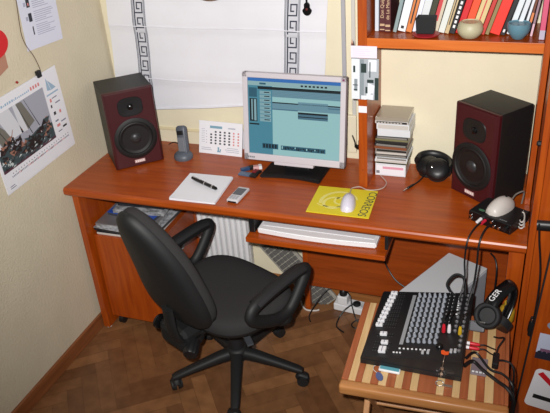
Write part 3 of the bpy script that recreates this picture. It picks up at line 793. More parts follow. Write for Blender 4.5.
# card and photo hung on the upright
def make_upright_papers():
    o = MB().box(1.147, 1.238, -0.2440, -0.2425, 1.249, 1.291, 0.0).build('card', mat('card_lilac', (220, 214, 228), 0.8), None, (1.19, -0.246, 1.25))
    tag(o, 'blank pale card stuck to the upright just below the bookshelf', 'card')
    b = MB()
    for k in range(4): b.box(1.155, 1.155+random.uniform(.04, .07), -0.2443, -0.2440, 1.258+k*0.007, 1.2588+k*0.007)
    c = b.build('faint_lines', mat('faint_red', (206, 180, 196), 0.8), o, (1.19, -0.246, 1.25)); c.location = (0, 0, 0)
    L0 = (1.194, -0.244, 1.098)
    t = thing('photo_print', 'cool grey photo print of white objects hanging on the upright below the pale card', 'photo', L0)
    M = fr((1.147, -0.2414, 1.098), (1, 0, -0.01), (0, 0, 1))
    W, H = 0.096, 0.149
    MB().box(0, W, 0, H, -0.001, 0.001, 0, M).build('print', mat('print_grey', (168, 174, 180), 0.35), t, L0)
    b = MB()
    def r(x0, x1, y0, y1, mi, z=0.001): b.box(x0*W, x1*W, y0*H, y1*H, z, z+0.0002, 0, M, mi)
    r(0.0, 0.30, 0.0, 0.98, 0); r(0.30, 0.46, 0.0, 0.98, 1); r(0.06, 0.14, 0.66, 0.82, 2, .0012); r(0.05, 0.24, 0.34, 0.36, 2, .0012); r(0.10, 0.22, 0.20, 0.50, 1, .0012)
    r(0.08, 0.22, 0.22, 0.25, 2, .0014); r(0.35, 0.55, 0.66, 0.88, 2, .0012); r(0.62, 0.92, 0.70, 0.98, 0); r(0.86, 1.0, 0.0, 0.55, 2); r(0.66, 0.70, 0.55, 0.92, 2, .0012)
    pts = [(0.54*W, 0.02*H), (0.80*W, 0.0*H), (0.86*W, 0.36*H), (0.62*W, 0.42*H)]
    b.prism(pts, 0.0002, M @ T(0, 0, .0014), 0); r(0.52, 0.60, 0.16, 0.32, 2, .0016); r(0.36, 0.56, 0.0, 0.10, 0, .0016); r(0.58, 0.82, 0.42, 0.50, 2, .0012)
    r(0.72, 0.80, 0.14, 0.16, 1, .0018)
    b.build('print_image', [mat('print_white', (222, 226, 232), 0.35), mat('print_mid', (136, 146, 152), 0.35), mat('print_black', (48, 62, 60), 0.35)], t, L0)
    t = thing('pencil', 'brown pencil standing upright behind the pale card on the bookcase upright', 'pencil', (1.150, -0.2380, 1.24))
    MB().cyl((0, 0, 0.0), (0, 0, 0.058), 0.0035, n=6).build('barrel', mat('pencil_brown', (120, 76, 70), 0.5), t)
    MB().cyl((0, 0, 0.058), (0, 0, 0.072), 0.0035, 0.0006, n=6).build('tip', mat('pencil_wood', (186, 140, 120), 0.7), t)
make_upright_papers()
# plug on the cable at the left of the upright
o = MB(); o.tube([(1.09, -0.020, 0.85), (1.115, -0.08, 0.85), (1.13, -0.13, 0.86), (1.152, -0.15, 0.865), (1.160, -0.17, 0.90), (1.160, -0.17, 0.94)], [0.003, 0.003, 0.008, 0.009, 0.007], 8, 5)
o = o.build('cable_plug', cable_m, None, (1.15, -0.16, 0.86), smooth=True); tag(o, 'black cable and plug between the monitor and the wooden upright', 'plug')

# CDs
def make_cds():
    random.seed(11)
    clear = mat('case_clear', (156, 147, 132), 0.15, coat=0.5); grey = mat('case_grey', (128, 126, 122), 0.3); blk = mat('case_black', (34, 34, 36), 0.3)
    wht = mat('case_white', (212, 216, 220), 0.35); brn = mat('case_brown', (128, 74, 46), 0.4); olive = mat('case_olive', (120, 118, 84), 0.4); pale = mat('case_pale', (196, 192, 186), 0.35)
    pink = mat('case_pink', (214, 150, 168), 0.5)
    seq = [('white box printed in pink at the foot of the CD stack', 0.050, wht, pink, 'box'),
           ('thin greenish CD case on the pink-printed box', 0.006, olive, blk, 'CD'),
           ('white CD case, lowest of the two white ones low in the stack', 0.011, wht, pale, 'CD'),
           ('pale CD case above the lowest white one in the stack', 0.010, wht, grey, 'CD'),
           ('dark CD case just above the low white cases', 0.010, blk, grey, 'CD'),
           ('grey CD case with a pale spine below the brown one', 0.011, grey, pale, 'CD'),
           ('dark grey CD case right below the brown one', 0.011, grey, blk, 'CD'),
           ('brown spined CD case in the middle of the stack', 0.011, brn, brn, 'CD'),
           ('black CD case, lower of the pair above the brown one', 0.011, blk, grey, 'CD'),
           ('black CD case, upper of the pair above the brown one', 0.011, blk, blk, 'CD'),
           ('olive CD case above the black pair', 0.008, olive, olive, 'CD'),
           ('dark CD case under the thick white boxes', 0.010, blk, grey, 'CD'),
           ('thick white CD box, lower of the two near the top of the stack', 0.027, wht, wht, 'CD'),
           ('thick white CD box, upper of the two near the top of the stack', 0.024, wht, pale, 'CD'),
           ('black spined CD case second from the top of the stack', 0.011, pale, blk, 'CD'),
           ('beige CD case lying on top of the stack', 0.012, clear, clear, 'CD')]
    z = Z+0.0006
    for i, (lab, h, m, ms, cat) in enumerate(seq):
        w = 0.124 if i else 0.118; d = 0.122; h *= 1.045
        x = 1.2695+random.uniform(-.003, .003)+(0.004 if 12 <= i <= 13 else 0); y = -0.066+random.uniform(-.004, .001)
        if i == 0: x = 1.2665
        rz = random.uniform(-0.02, 0.02)
        t = thing('cd_case' if cat == 'CD' else 'disc_box', lab, cat, (x, y, z), rz, 'stack of CDs beside the wooden upright')
        MB().box(-w/2, w/2, -d/2, d/2, 0.0002, h-0.0003, 0.0008).build('case', m, t)
        MB().box(-w/2+0.006, w/2-0.004, -d/2-0.0006, -d/2+0.001, h*0.18, h*0.82, 0).build('spine_label', ms, t)
        if i == 0:
            b = MB(); b.box(-0.03, 0.05, -d/2-0.0012, -d/2, 0.030, 0.040); b.build('pink_print', pink, t)
            b = MB(); b.box(-w/2+0.006, w/2-0.004, -d/2-0.0009, -d/2+0.001, 0.006, 0.044); b.build('white_front', paper, t)
            b = MB(); b.box(-0.055, -0.042, -d/2-0.0013, -d/2, 0.010, 0.022); b.build('grey_mark', grey_pl, t)
        if i == 14:
            b = MB()
            for k in range(8): b.box(-0.052+k*0.012, -0.044+k*0.012, -d/2-0.0010, -d/2, 0.003, 0.007)
            b.build('spine_marks', pale, t)
        z += h
make_cds()

# headphones lying by the right speaker
def make_headphones():
    L0 = (1.432, -0.09, Z)
    t = thing('headphones', 'folded black headphones lying on the desk between the CD stack and right speaker', 'headphones', L0)
    def cup(c, ax, r, d, nm, p):
        ax = Vector(ax).normalized(); M = T(*c) @ ax.to_track_quat('Z', 'Y').to_matrix().to_4x4()
        o = MB().lathe([(0.0, -d*0.5), (r*0.72, -d*0.5), (r*0.95, -d*0.3), (r, -d*0.05), (r*0.98, d*0.15), (r*0.85, d*0.35), (r*0.5, d*0.5), (0, d*0.52)], 32, M).build(nm, black_pl, p, L0, smooth=True)
        q = MB().tube([M @ Vector((r*0.72*math.cos(a), r*0.72*math.sin(a), -d*0.55)) for a in [2*PI*k/24 for k in range(24)]], r*0.25, 8, 1, closed=True).build('ear_pad', black_mat, o, L0, smooth=True)
        return o, M
    c1, M1 = cup((1.447, -0.125, 0.788), (0.05, -0.62, 0.78), 0.045, 0.042, 'ear_cup', t)
    b = MB()
    for k in range(3): b.box(-0.022+k*0.010, -0.014+k*0.010, -0.004, 0.004, 0.0195, 0.0212, 0.0004, M1)
    b.box(0.018, 0.024, -0.005, 0.006, 0.015, 0.0185, 0.0004, M1)
    b.build('silver_marks', chrome, c1, L0)
    cup((1.402, -0.085, 0.782), (-0.3, -0.3, 0.9), 0.044, 0.044, 'ear_cup', t)
    pts = [(1.362, -0.075, 0.790), (1.372, -0.045, 0.796), (1.405, -0.026, 0.798), (1.445, -0.028, 0.794), (1.478, -0.05, 0.786), (1.490, -0.085, 0.780), (1.484, -0.118, 0.776)]
    MB().tube(pts, 0.022, 12, 6, flat=(0.6, 1.0)).build('headband', black_pl, t, L0, smooth=True)
    MB().tube([(1.405, -0.10, 0.765), (1.392, -0.135, 0.750), (1.380, -0.165, 0.746), (1.368, -0.19, 0.746)], 0.003, 8, 5).build('cable', cable_m, t, L0, smooth=True)
    MB().cyl((1.368, -0.19, 0.7465), (1.352, -0.222, 0.7465), 0.0048, n=12).build('plug_sleeve', black_pl, t, L0, smooth=True)
    MB().cyl((1.352, -0.222, 0.7465), (1.340, -0.247, 0.7455), 0.0026, n=10).build('plug_tip', chrome, t, L0, smooth=True)
make_headphones()

# audio interface with the second mouse
def make_interface():
    L0 = (1.689, -0.372, Z)
    a = math.radians(-27)
    t = thing('audio_interface', 'small black audio box with plugs on the desk before the right speaker', 'audio box', L0, a)
    w, d, h = 0.158, 0.120, 0.040
    MB().box(-w/2, w/2, -d/2, d/2, 0.002, h, 0.003).build('case', mat('box_black', (20, 20, 22), 0.45), t)
    b = MB(); b.box(-w/2+0.001, w/2-0.001, -d/2-0.0015, -d/2+0.001, 0.004, h-0.003, 0.0008); b.build('front_plate', black_gl, t)
    s0 = MB().cyl((0, -d/2-0.006, 0), (0, -d/2-0.001, 0), 0.0045, n=14).build('socket', chrome, t, smooth=True)
    first = True
    for x, z in ((-0.068, 0.024), (-0.068, 0.011), (0.020, 0.014), (0.038, 0.014), (0.010, 0.027)):
        o = s0 if first else inst(s0, t, (0, 0, 0)); first = False
        o.location = (x, 0, z)
    MB().cyl((0.062, -d/2-0.010, 0.022), (0.062, -d/2-0.001, 0.022), 0.008, n=18).build('knob', black_pl, t, smooth=True)
    b = MB(); b.lathe([(0.008, 0), (0.008, 0.0006), (0, 0.0006)], 14, T(-0.045, -0.035, h) @ Matrix.Diagonal((1.5, 0.8, 1, 1))); b.build('green_logo', mat('logo_green', (70, 110, 84), 0.4), t)
    b = MB()
    for k in range(4): b.box(0.030+k*0.007, 0.035+k*0.007, -0.050, -0.046, h, h+0.0005)
    b.build('top_marks', grey_pl, t)
    for i, (x, m, n) in enumerate(((-0.030, white_pl, 'white'), (-0.014, mat('plug_red', (190, 30, 56), 0.4), 'red'))):
        b = MB(); b.cyl((x, -d/2-0.002, 0.024), (x, -d/2-0.026, 0.022), 0.0058, 0.0050, n=12)
        pl = b.build('plug', m, t, smooth=True); tag(pl, n+' phono plug')
    return t
make_interface()
t = make_mouse('grey-white egg-shaped mouse sitting on the small black audio box', (1.692, -0.362, Z+0.0405), math.radians(-33), 0.068, 0.120, 0.040, mat('mouse_grey', (196, 190, 184), 0.4), 0)
MB().lathe([(0.004, 0), (0.004, 0.0015), (0, 0.0018)], 10, T(0.004, 0.02, 0.0425)).build('scroll_wheel', black_pl, t)
o = MB().tube([(1.722, -0.318, 0.79), (1.735, -0.285, 0.80), (1.757, -0.265, 0.805), (1.762, -0.25, 0.79), (1.758, -0.245, 0.745)], 0.0028, 8, 5).build('mouse_cable', mat('grey_cord', (120, 112, 106), 0.5), None, (1.74, -0.28, Z), smooth=True)
tag(o, 'grey cable of the egg-shaped mouse going down behind the black audio box', 'cable')
pts = []
for k in range(34):
    a = 2*PI*k/10; pts.append((1.764+0.010*math.cos(a)*(1-0.01*k), -0.40+0.028*math.sin(a), 0.7445+0.0012*k))
o = MB().tube(pts, 0.0024, 6, 3).build('cable_coil', white_cable, None, (1.764, -0.40, Z), smooth=True)
tag(o, 'coil of white cable on the desk corner right of the audio box', 'cable')

# ------------------------------------------------------------------ books and bowls on the shelf
def make_books():
    SZ = 1.3184
    def bm_(n, c, r=0.55): return mat('book_'+n, c, r)
    # (left px-derived x, thickness, height, tilt deg, colour, label, spine mark)
    B = [
     (1.212, 0.013, 0.235, 0, (196, 204, 214), 'pale blue book at the left end of the shelf, against the upright', 'pages'),
     (1.228, 0.020, 0.225, 0, (74, 22, 28), 'maroon book with gold lettering, left one of the pair', 'gold1'),
     (1.249, 0.020, 0.225, 0, (74, 22, 28), 'maroon book with gold lettering, right one of the pair', 'gold2'),
     (1.276, 0.012, 0.230, 12, (132, 150, 152), 'thin grey-green leaning book next to the maroon pair', None),
     (1.291, 0.026, 0.235, 12.5, (226, 228, 232), 'thick white leaning book just right of the grey-green one', 'small'),
     (1.320, 0.019, 0.230, 13, (206, 122, 62), 'orange leaning book left of the black cup', 'dark'),
     (1.341, 0.014, 0.220, 13, (220, 222, 236), 'white leaning book between the orange one and the black cup', None),
     (1.357, 0.024, 0.230, 13, (206, 210, 212), 'pale grey leaning book directly behind the black cup', None),
     (1.384, 0.018, 0.220, 13, (52, 54, 34), 'dark olive leaning book behind the black cup', None),
     (1.404, 0.022, 0.215, 13, (196, 186, 164), 'beige leaning book behind the right side of the cup', 'redband'),
     (1.428, 0.020, 0.220, 14, (208, 212, 206), 'off-white leaning book just right of the black cup', None),
     (1.450, 0.013, 0.215, 14, (190, 170, 130), 'tan leaning book beside the off-white one', 'dark'),
     (1.465, 0.018, 0.220, 14.5, (24, 24, 28), 'black leaning book with white lettering, left of the red ones', 'white'),
     (1.485, 0.020, 0.220, 15, (196, 26, 34), 'bright red leaning book right of the lettered black one', 'small'),
     (1.507, 0.024, 0.225, 15, (222, 74, 34), 'orange-red leaning book left of the frosted bowl', None),
     (1.533, 0.030, 0.220, 15.5, (204, 184, 132), 'thick beige leaning book behind the frosted bowl', 'redline'),
     (1.565, 0.013, 0.220, 16, (186, 52, 46), 'thin red leaning book behind the frosted bowl', None),
     (1.580, 0.012, 0.210, 16, (136, 120, 78), 'thin olive leaning book right behind the frosted bowl', None),
     (1.594, 0.032, 0.225, 16, (220, 48, 34), 'thick scarlet leaning book between the two bowls', None),
     (1.628, 0.014, 0.215, 16, (26, 26, 30), 'black leaning book between scarlet and white books', 'small'),
     (1.647, 0.017, 0.225, 15, (214, 220, 224), 'white leaning book just left of the blue bowl', 'small'),
     (1.670, 0.014, 0.20, 13.8, (212, 218, 224), 'white leaning book behind the blue bowl', None),
     (1.694, 0.008, 0.16, 11, (218, 222, 228), 'narrow white leaning book at the right of the blue bowl', None),
     (1.707, 0.007, 0.165, 9, (112, 66, 48), 'brown leaning book right of the white ones', 'orange'),
     (1.720, 0.007, 0.16, 7, (150, 124, 136), 'mauve leaning book near the right end of the shelf', 'pinkend'),
    ]
    gold = mat('book_gold', (206, 176, 140), 0.4); wl = mat('book_white', (228, 228, 228), 0.5); dl = mat('book_dark', (40, 36, 40), 0.5)
    rl = mat('book_redband', (190, 60, 64), 0.5); pgm = mat('book_pages', (222, 214, 196), 0.9)
    for i, (x, w, h, tl, c, lab, mk) in enumerate(B):
        yf = -0.172 + random.uniform(0, 0.012); d = 0.150
        t = thing('book', lab+(' on the bookshelf' if len(lab.split()) < 12 else ''), 'book', (x, yf+d/2, SZ), 0, 'books on the bookcase shelf')
        lift = 0.0
        M = RY(math.radians(tl))        # tilts the top towards +x, pivoting on the lower right corner
        M = T(w, 0, lift) @ M @ T(-w, 0, 0)
        if tl: M = T(w*(1-math.cos(math.radians(tl))), 0, w*math.sin(math.radians(tl))*0) @ RY(math.radians(tl))
        # keep lowest corner on the shelf
        lz = min((M @ Vector((xx, 0, 0))).z for xx in (0, w)); M = T(0, 0, -lz+0.0003) @ M
        cm = bm_(str(i), c)
        MB().box(0, w, -d/2, d/2, 0, h, 0.0015, M).build('cover', cm, t)
        MB().box(0.002, w-0.002, -d/2+0.004, d/2-0.002, h-0.004, h+0.0006, 0, M).build('page_block', pgm, t)
        yF = -d/2
        def mark(z0, z1, m, a=0.25, b=0.75, nm='spine_print'):
            MB().box(w*a, w*b, yF-0.0006, yF+0.0004, z0, z1, 0, M).build(nm, m, t)
        if mk in ('gold1', 'gold2'):
            Mt = M @ fr((w/2, yF-0.0008, 0.088), (0, 0, 1), (-1, 0, 0))
            text_part('Don Quijote' if mk == 'gold1' else 'de La Mancha', 0.016, gold, t, Mt, 'spine_lettering', 0.0002)
            for zz in (0.006, 0.020, 0.024): mark(zz, zz+0.003, gold, 0.1, 0.9, 'gold_band')
            mark(0.185, 0.188, gold, 0.1, 0.9, 'gold_band')
        elif mk == 'small': mark(0.010, 0.020, dl if sum(c) > 300 else wl, 0.3, 0.7)
        elif mk == 'dark': mark(0.03, 0.12, dl, 0.35, 0.6)
        elif mk == 'white':
            for k in range(6): mark(0.02+k*0.016, 0.030+k*0.016, wl, 0.3, 0.7)
        elif mk == 'redband': mark(0.04, 0.2, rl, 0.0, 0.55)
        elif mk == 'redline': mark(0.0, 0.2, rl, 0.42, 0.55)
        elif mk == 'orange': mark(0.025, 0.075, mat('book_orange', (214, 130, 76), 0.5), 0.0, 1.0)
        elif mk == 'pinkend': mark(0.0, 0.04, mat('book_pinkend', (214, 176, 190), 0.5), 0.0, 0.9)
    # pink book standing at the right end
    t = thing('book', 'pink book with a grey foot at the right end of the shelf', 'book', (1.7475, -0.12, SZ), 0, 'books on the bookcase shelf')
    M = RY(math.radians(0.8)); lz = min((M @ Vector((xx, 0, 0))).z for xx in (0, 0.016)); M = T(0, 0, -lz+0.0003) @ M
    MB().box(0, 0.016, -0.085, 0.075, 0, 0.2, 0.0015, M).build('cover', mat('book_pink', (204, 84, 116), 0.5), t)
    MB().box(0, 0.016, -0.0856, -0.084, 0.001, 0.030, 0, M).build('spine_foot', mat('book_greyfoot', (178, 172, 190), 0.5), t)
make_books()
def make_bowls():
    SZ = 1.3184
    t = thing('candle_holder', 'black square cup on a round red dish at the front of the bookshelf', 'cup', (1.393, -0.200, SZ))
    MB().lathe([(0.0, 0.0005), (0.034, 0.0005), (0.044, 0.006), (0.045, 0.010), (0.036, 0.013), (0, 0.012)], 32).build('red_dish', mat('dish_red', (150, 32, 40), 0.35), t, smooth=True)
    b = MB(); rings = []
    for z, a in ((0.013, 0.026), (0.016, 0.0285), (0.064, 0.0315), (0.065, 0.0305), (0.058, 0.028), (0.03, 0.026)):
        rings.append([(a*sx, a*sy*0.8, z) for sx, sy in ((-1, -1), (1, -1), (1, 1), (-1, 1))])
    b.loft(rings); b.build('black_cup', mat('cup_black', (18, 21, 22), 0.8), t)
    t = thing('frosted_bowl', 'round frosted cream glass bowl, left of the two bowls on the bookshelf', 'bowl', (1.535, -0.200, SZ))
    MB().lathe([(0.0, 0.0005), (0.022, 0.0005), (0.027, 0.003), (0.039, 0.017), (0.042, 0.030), (0.038, 0.044), (0.033, 0.052), (0.030, 0.053), (0.028, 0.050), (0, 0.049)], 40).build('glass', mat('frosted_cream', (178, 172, 142), 0.5), t, smooth=True)
    t = thing('blue_bowl', 'small blue-grey glass bowl at the right end of the bookshelf', 'bowl', (1.684, -0.200, SZ))
    MB().lathe([(0.0, 0.0005), (0.014, 0.0005), (0.018, 0.003), (0.033, 0.024), (0.0365, 0.040), (0.036, 0.051), (0.034, 0.052), (0.032, 0.048), (0, 0.047)], 40).build('glass', mat('blue_glass', (92, 132, 148), 0.4), t, smooth=True)
    # low wax surface
make_bowls()

# ------------------------------------------------------------------ tall cabinet at the right and the stickered board
def make_tall_cabinet():
    L0 = (2.1, -0.26, 0)
    t = thing('tall_cabinet', 'tall orange wooden cabinet standing at the right end of the desk', 'cabinet', L0)
    MB().box(1.7890, 1.809, -0.50, -0.004, 0.0, 2.1, 0.0015).build('side_panel', w_z, t, L0)
    d = MB().box(1.8095, 2.40, -0.503, -0.484, 0.04, 2.1, 0.002).build('door', w_z, t, L0)
    b = MB(); b.tube([(1.806, -0.537, 0.838), (1.845, -0.537, 0.840), (1.90, -0.537, 0.842), (1.96, -0.537, 0.844)], 0.0175, 14, 3, flat=(0.8, 1.0))
    h = b.build('handle', black_pl, d, L0, smooth=True)
    MB().cyl((1.825, -0.535, 0.829), (1.825, -0.502, 0.829), 0.008, n=10).build('handle_post', black_pl, d, L0)
    MB().cyl((1.93, -0.535, 0.833), (1.93, -0.502, 0.833), 0.008, n=10).build('handle_post', black_pl, d, L0)
    MB().box(2.38, 2.40, -0.48, -0.004, 0.0, 2.1, 0.0015).build('side_panel', w_z, t, L0)
    MB().box(1.81, 2.38, -0.48, -0.02, 2.08, 2.10, 0.0015).build('top_board', w_x, t, L0)
    MB().box(1.81, 2.38, -0.48, -0.02, 0.04, 0.06, 0.0015).build('bottom_board', w_x, t, L0)
    MB().lathe([(0.009, 0), (0.009, 0.008), (0.006, 0.012), (0, 0.012)], 14, fr((1.789, -0.42, 1.06), (0, -1, 0), (0, 0, 1))).build('hinge_cap', black_pl, t, L0)
make_tall_cabinet()
def make_board():
    # board leaning against the cabinet, slightly tipped
    L0 = (1.93, -0.55, 0)
    t = thing('wooden_board', 'orange wooden board with a sign sticker and a photo sticker, lower right corner', 'board', L0)
    M = fr((1.815, -0.573, 0.0005), (1, 0, -0.062), (0.062, 0.045, 1))
    M = T(0, 0, 0.034) @ M
    DZ = T(0, -0.045, 0)
    MB().box(0.002, 0.50, 0, 0.745, -0.026, 0, 0.002, M).build('board', w_z, t, L0)
    MB().box(-0.002, 0.002, 0, 0.745, -0.026, -0.0005, 0.0005, M).build('gap_shade_strip', black_mat, t, L0)  # black strip painting in the shaded gap between cabinet and board
    white = mat('sticker_white', (222, 222, 226), 0.5); red = mat('sticker_red', (200, 26, 40), 0.5); blk = mat('sticker_black', (20, 20, 24), 0.5)
    def rr(x0, x1, y0, y1, r, n=6):
        p = []
        for cx, cy, a0 in ((x1-r, y1-r, 0), (x0+r, y1-r, 90), (x0+r, y0+r, 180), (x1-r, y0+r, 270)):
            for k in range(n+1):
                a = math.radians(a0+90*k/n); p.append((cx+r*math.cos(a), cy+r*math.sin(a)))
        return p
    # sign: black outline, white field, red diagonal, black bar
    x0, x1, y0, y1 = 0.024, 0.190, 0.128, 0.300
    MS = M @ DZ @ T(0.026, 0.128, 0) @ RZ(math.radians(-5)) @ T(-0.026, -0.128, 0)
    s = MB(); s.prism(rr(x0, x1, y0, y1, 0.018), 0.0006, MS, 0); s.prism(rr(x0+.004, x1-.004, y0+.004, y1-.004, 0.015), 0.0008, MS, 1); s.prism(rr(x0+.007, x1-.007, y0+.007, y1-.007, 0.012), 0.0010, MS, 0)
    s.prism(rr(x0+.0095, x1-.0095, y0+.0095, y1-.0095, 0.010), 0.0012, MS, 1)
    s.prism([(x0+.010, y1-.024), (x0+.024, y1-.010), (x1-.010, y0+.060), (x1-.010, y0+.040), ], 0.0014, MS, 2)
    s.box(x0+.020, x1-.012, y0+.040, y0+.058, 0.0012, 0.0016, 0, MS, 3)
    s.build('sign_sticker', [paper, paper, red, blk], t, L0)
    MS = M @ T(0.006, -0.05, 0)
    s = MB(); s.box(0.018, 0.120, 0.345, 0.452, 0, 0.0008, 0, MS, 0)
    s.box(0.018, 0.120, 0.345, 0.372, 0.0008, 0.0010, 0, MS, 2); s.box(0.030, 0.09, 0.376, 0.390, 0.0008, 0.0010, 0, MS, 3)
    for k in range(6): s.lathe([(0.008, 0.0009), (0.008, 0.0012), (0, 0.0012)], 10, MS @ T(0.030+k*0.015, 0.372, 0), 2)
    s.build('photo_sticker', [mat('sticker_sky', (186, 192, 214), 0.4), white, mat('sticker_dark', (38, 38, 54), 0.4), mat('sticker_mauve', (120, 84, 110), 0.4)], t, L0)
    s = MB(); s.lathe([(0.022, 0), (0.022, 0.0008), (0, 0.0008)], 24, MS @ T(0.062, 0.490, 0) @ Matrix.Diagonal((1.3, 0.8, 1, 1)), 0); s.lathe([(0.014, 0.0008), (0.014, 0.0011), (0, 0.0011)], 20, MS @ T(0.066, 0.490, 0), 1)
    s.build('oval_sticker', [mat('sticker_steel', (130, 140, 160), 0.4), blk], t, L0)
make_board()
# cable with a plug hanging from the cabinet handle
def make_hanging_cable():
    L0 = (1.81, -0.53, 0.5)
    t = thing('hanging_cable', 'black cable hanging from the cabinet handle, its plug in front of the desk end', 'cable', L0)
    P = [(1.812, -0.549, 0.85), (1.819, -0.553, 0.79), (1.830, -0.553, 0.72), (1.836, -0.560, 0.665), (1.838, -0.567, 0.60), (1.837, -0.574, 0.54), (1.835, -0.578, 0.49)]
    MB().tube(P, 0.0028, 8, 6).build('cord', cable_m, t, L0, smooth=True)
    MB().tube([(1.835, -0.552, 0.490), (1.833, -0.552, 0.46), (1.831, -0.552, 0.415)], [0.008, 0.010, 0.010, 0.007], 12, 4).build('plug', black_pl, t, L0, smooth=True)
    MB().lathe([(0.005, 0), (0.005, 0.005), (0, 0.006)], 12, fr((1.834, -0.561, 0.485), (1, 0, 0), (0, 0, 1))).build('metal_tip', chrome, t, L0, smooth=True)
make_hanging_cable()

# ------------------------------------------------------------------ PC tower
def make_tower():
    d = Vector((-0.187, -0.308)); d.normalize(); s = Vector((0.905, -0.43)); s.normalize()
    a = math.atan2(s.y, s.x)
    # local x along short side, local -y along the long side towards the room
    L0 = (1.51, -0.127, 0)
    t = thing('computer_tower', 'silver grey computer tower standing on the floor under the desk, behind the stool', 'computer', L0, a)
    sv = mat('tower_silver', (206, 207, 210), 0.4); sv2 = mat('tower_side', (168, 172, 180), 0.45)
    MB().box(0.0, 0.172, -0.40, 0.0, 0.012, 0.42, 0.003).build('case', sv, t)
    MB().box(0.172, 0.175, -0.385, -0.01, 0.02, 0.41, 0.001).build('side_cover', sv2, t)
    MB().box(0.004, 0.168, -0.418, -0.40, 0.012, 0.418, 0.004).build('front_bezel', mat('tower_bezel', (60, 62, 68), 0.4), t)
    f0 = MB().cyl((0, 0, 0), (0, 0, 0.012), 0.012, n=12).build('foot', black_pl, t)
    for i, (x, y) in enumerate(((0.02, -0.03), (0.15, -0.03), (0.02, -0.37), (0.15, -0.37))):
        o = f0 if i == 0 else inst(f0, t, (0, 0, 0)); o.location = (x, y, 0)
make_tower()

# ------------------------------------------------------------------ stool table
def make_stool():
    L0 = (1.535, -0.785, 0)
    t = thing('striped_stool', 'low stool table with a top of alternating pale and red-brown wood strips', 'stool', L0, math.radians(2.8))
    x0, x1, y0, y1, z0, z1 = 1.278, 1.776, -0.968, -0.548, 0.425, 0.450
    pale = wood('strip_pale', (206, 168, 116), (222, 188, 138), 'Y', rough=0.45, scale=5); red = wood('strip_red', (150, 82, 48), (172, 98, 60), 'Y', rough=0.45, scale=5)
    rim = wood('rim_pale', (168, 110, 60), (190, 132, 78), 'X', rough=0.45, scale=5)
    b = MB(); b.box(x0, x0+0.022, y0+0.028, y1, z0, z1, 0.002, None, 2)
    ws = [(0.022, 0), (0.020, 1), (0.026, 0), (0.024, 1), (0.024, 0), (0.026, 1), (0.022, 0), (0.024, 1), (0.022, 0), (0.055, 1), (0.022, 0), (0.024, 1), (0.022, 0), (0.024, 1), (0.022, 0), (0.024, 1), (0.026, 0), (0.030, 1)]
    x = x0+0.022
    tot = sum(w for w, _ in ws); sc = (x1-0.012-x)/tot
    for w, k in ws:
        b.box(x, x+w*sc-0.0004, y0+0.028, y1, z0, z1, 0.0006, None, k); x += w*sc
    b.box(x, x1, y0+0.028, y1, z0, z1, 0.002, None, 2)
    b.build('striped_top', [pale, red, red], t, L0)
    MB().box(x0-0.003, x1+0.002, y0-0.008, y0+0.028, z0-0.012, z1+0.0005, 0.009, None, 0, 3).build('front_rim', rim, t, L0, smooth=True)
    # crossed legs
    lg = wood('leg_pale', (186, 132, 84), (204, 150, 100), 'Z', rough=0.5, scale=5)
    for k, x in enumerate((1.345, 1.715)):
        for s in (-1, 1):
            p0 = Vector((x, -0.79+s*0.165, 0.002)); p1 = Vector((x+0.0, -0.79-s*0.150, 0.424))
            xo = 0.011*s
            ax = (p1-p0).normalized(); M = fr(p0+Vector((xo, 0, 0)), (1, 0, 0), ax)
            MB().box(-0.010, 0.010, 0.0, (p1-p0).length, -0.016, 0.016, 0.003, M).build('leg', lg, t, L0)
    MB().cyl((1.34, -0.79, 0.212), (1.72, -0.79, 0.212), 0.008, n=12).build('cross_bar', lg, t, L0)
    MB().box(1.33, 1.73, -0.95, -0.93, 0.395, 0.424, 0.003).build('apron', lg, t, L0)
make_stool()

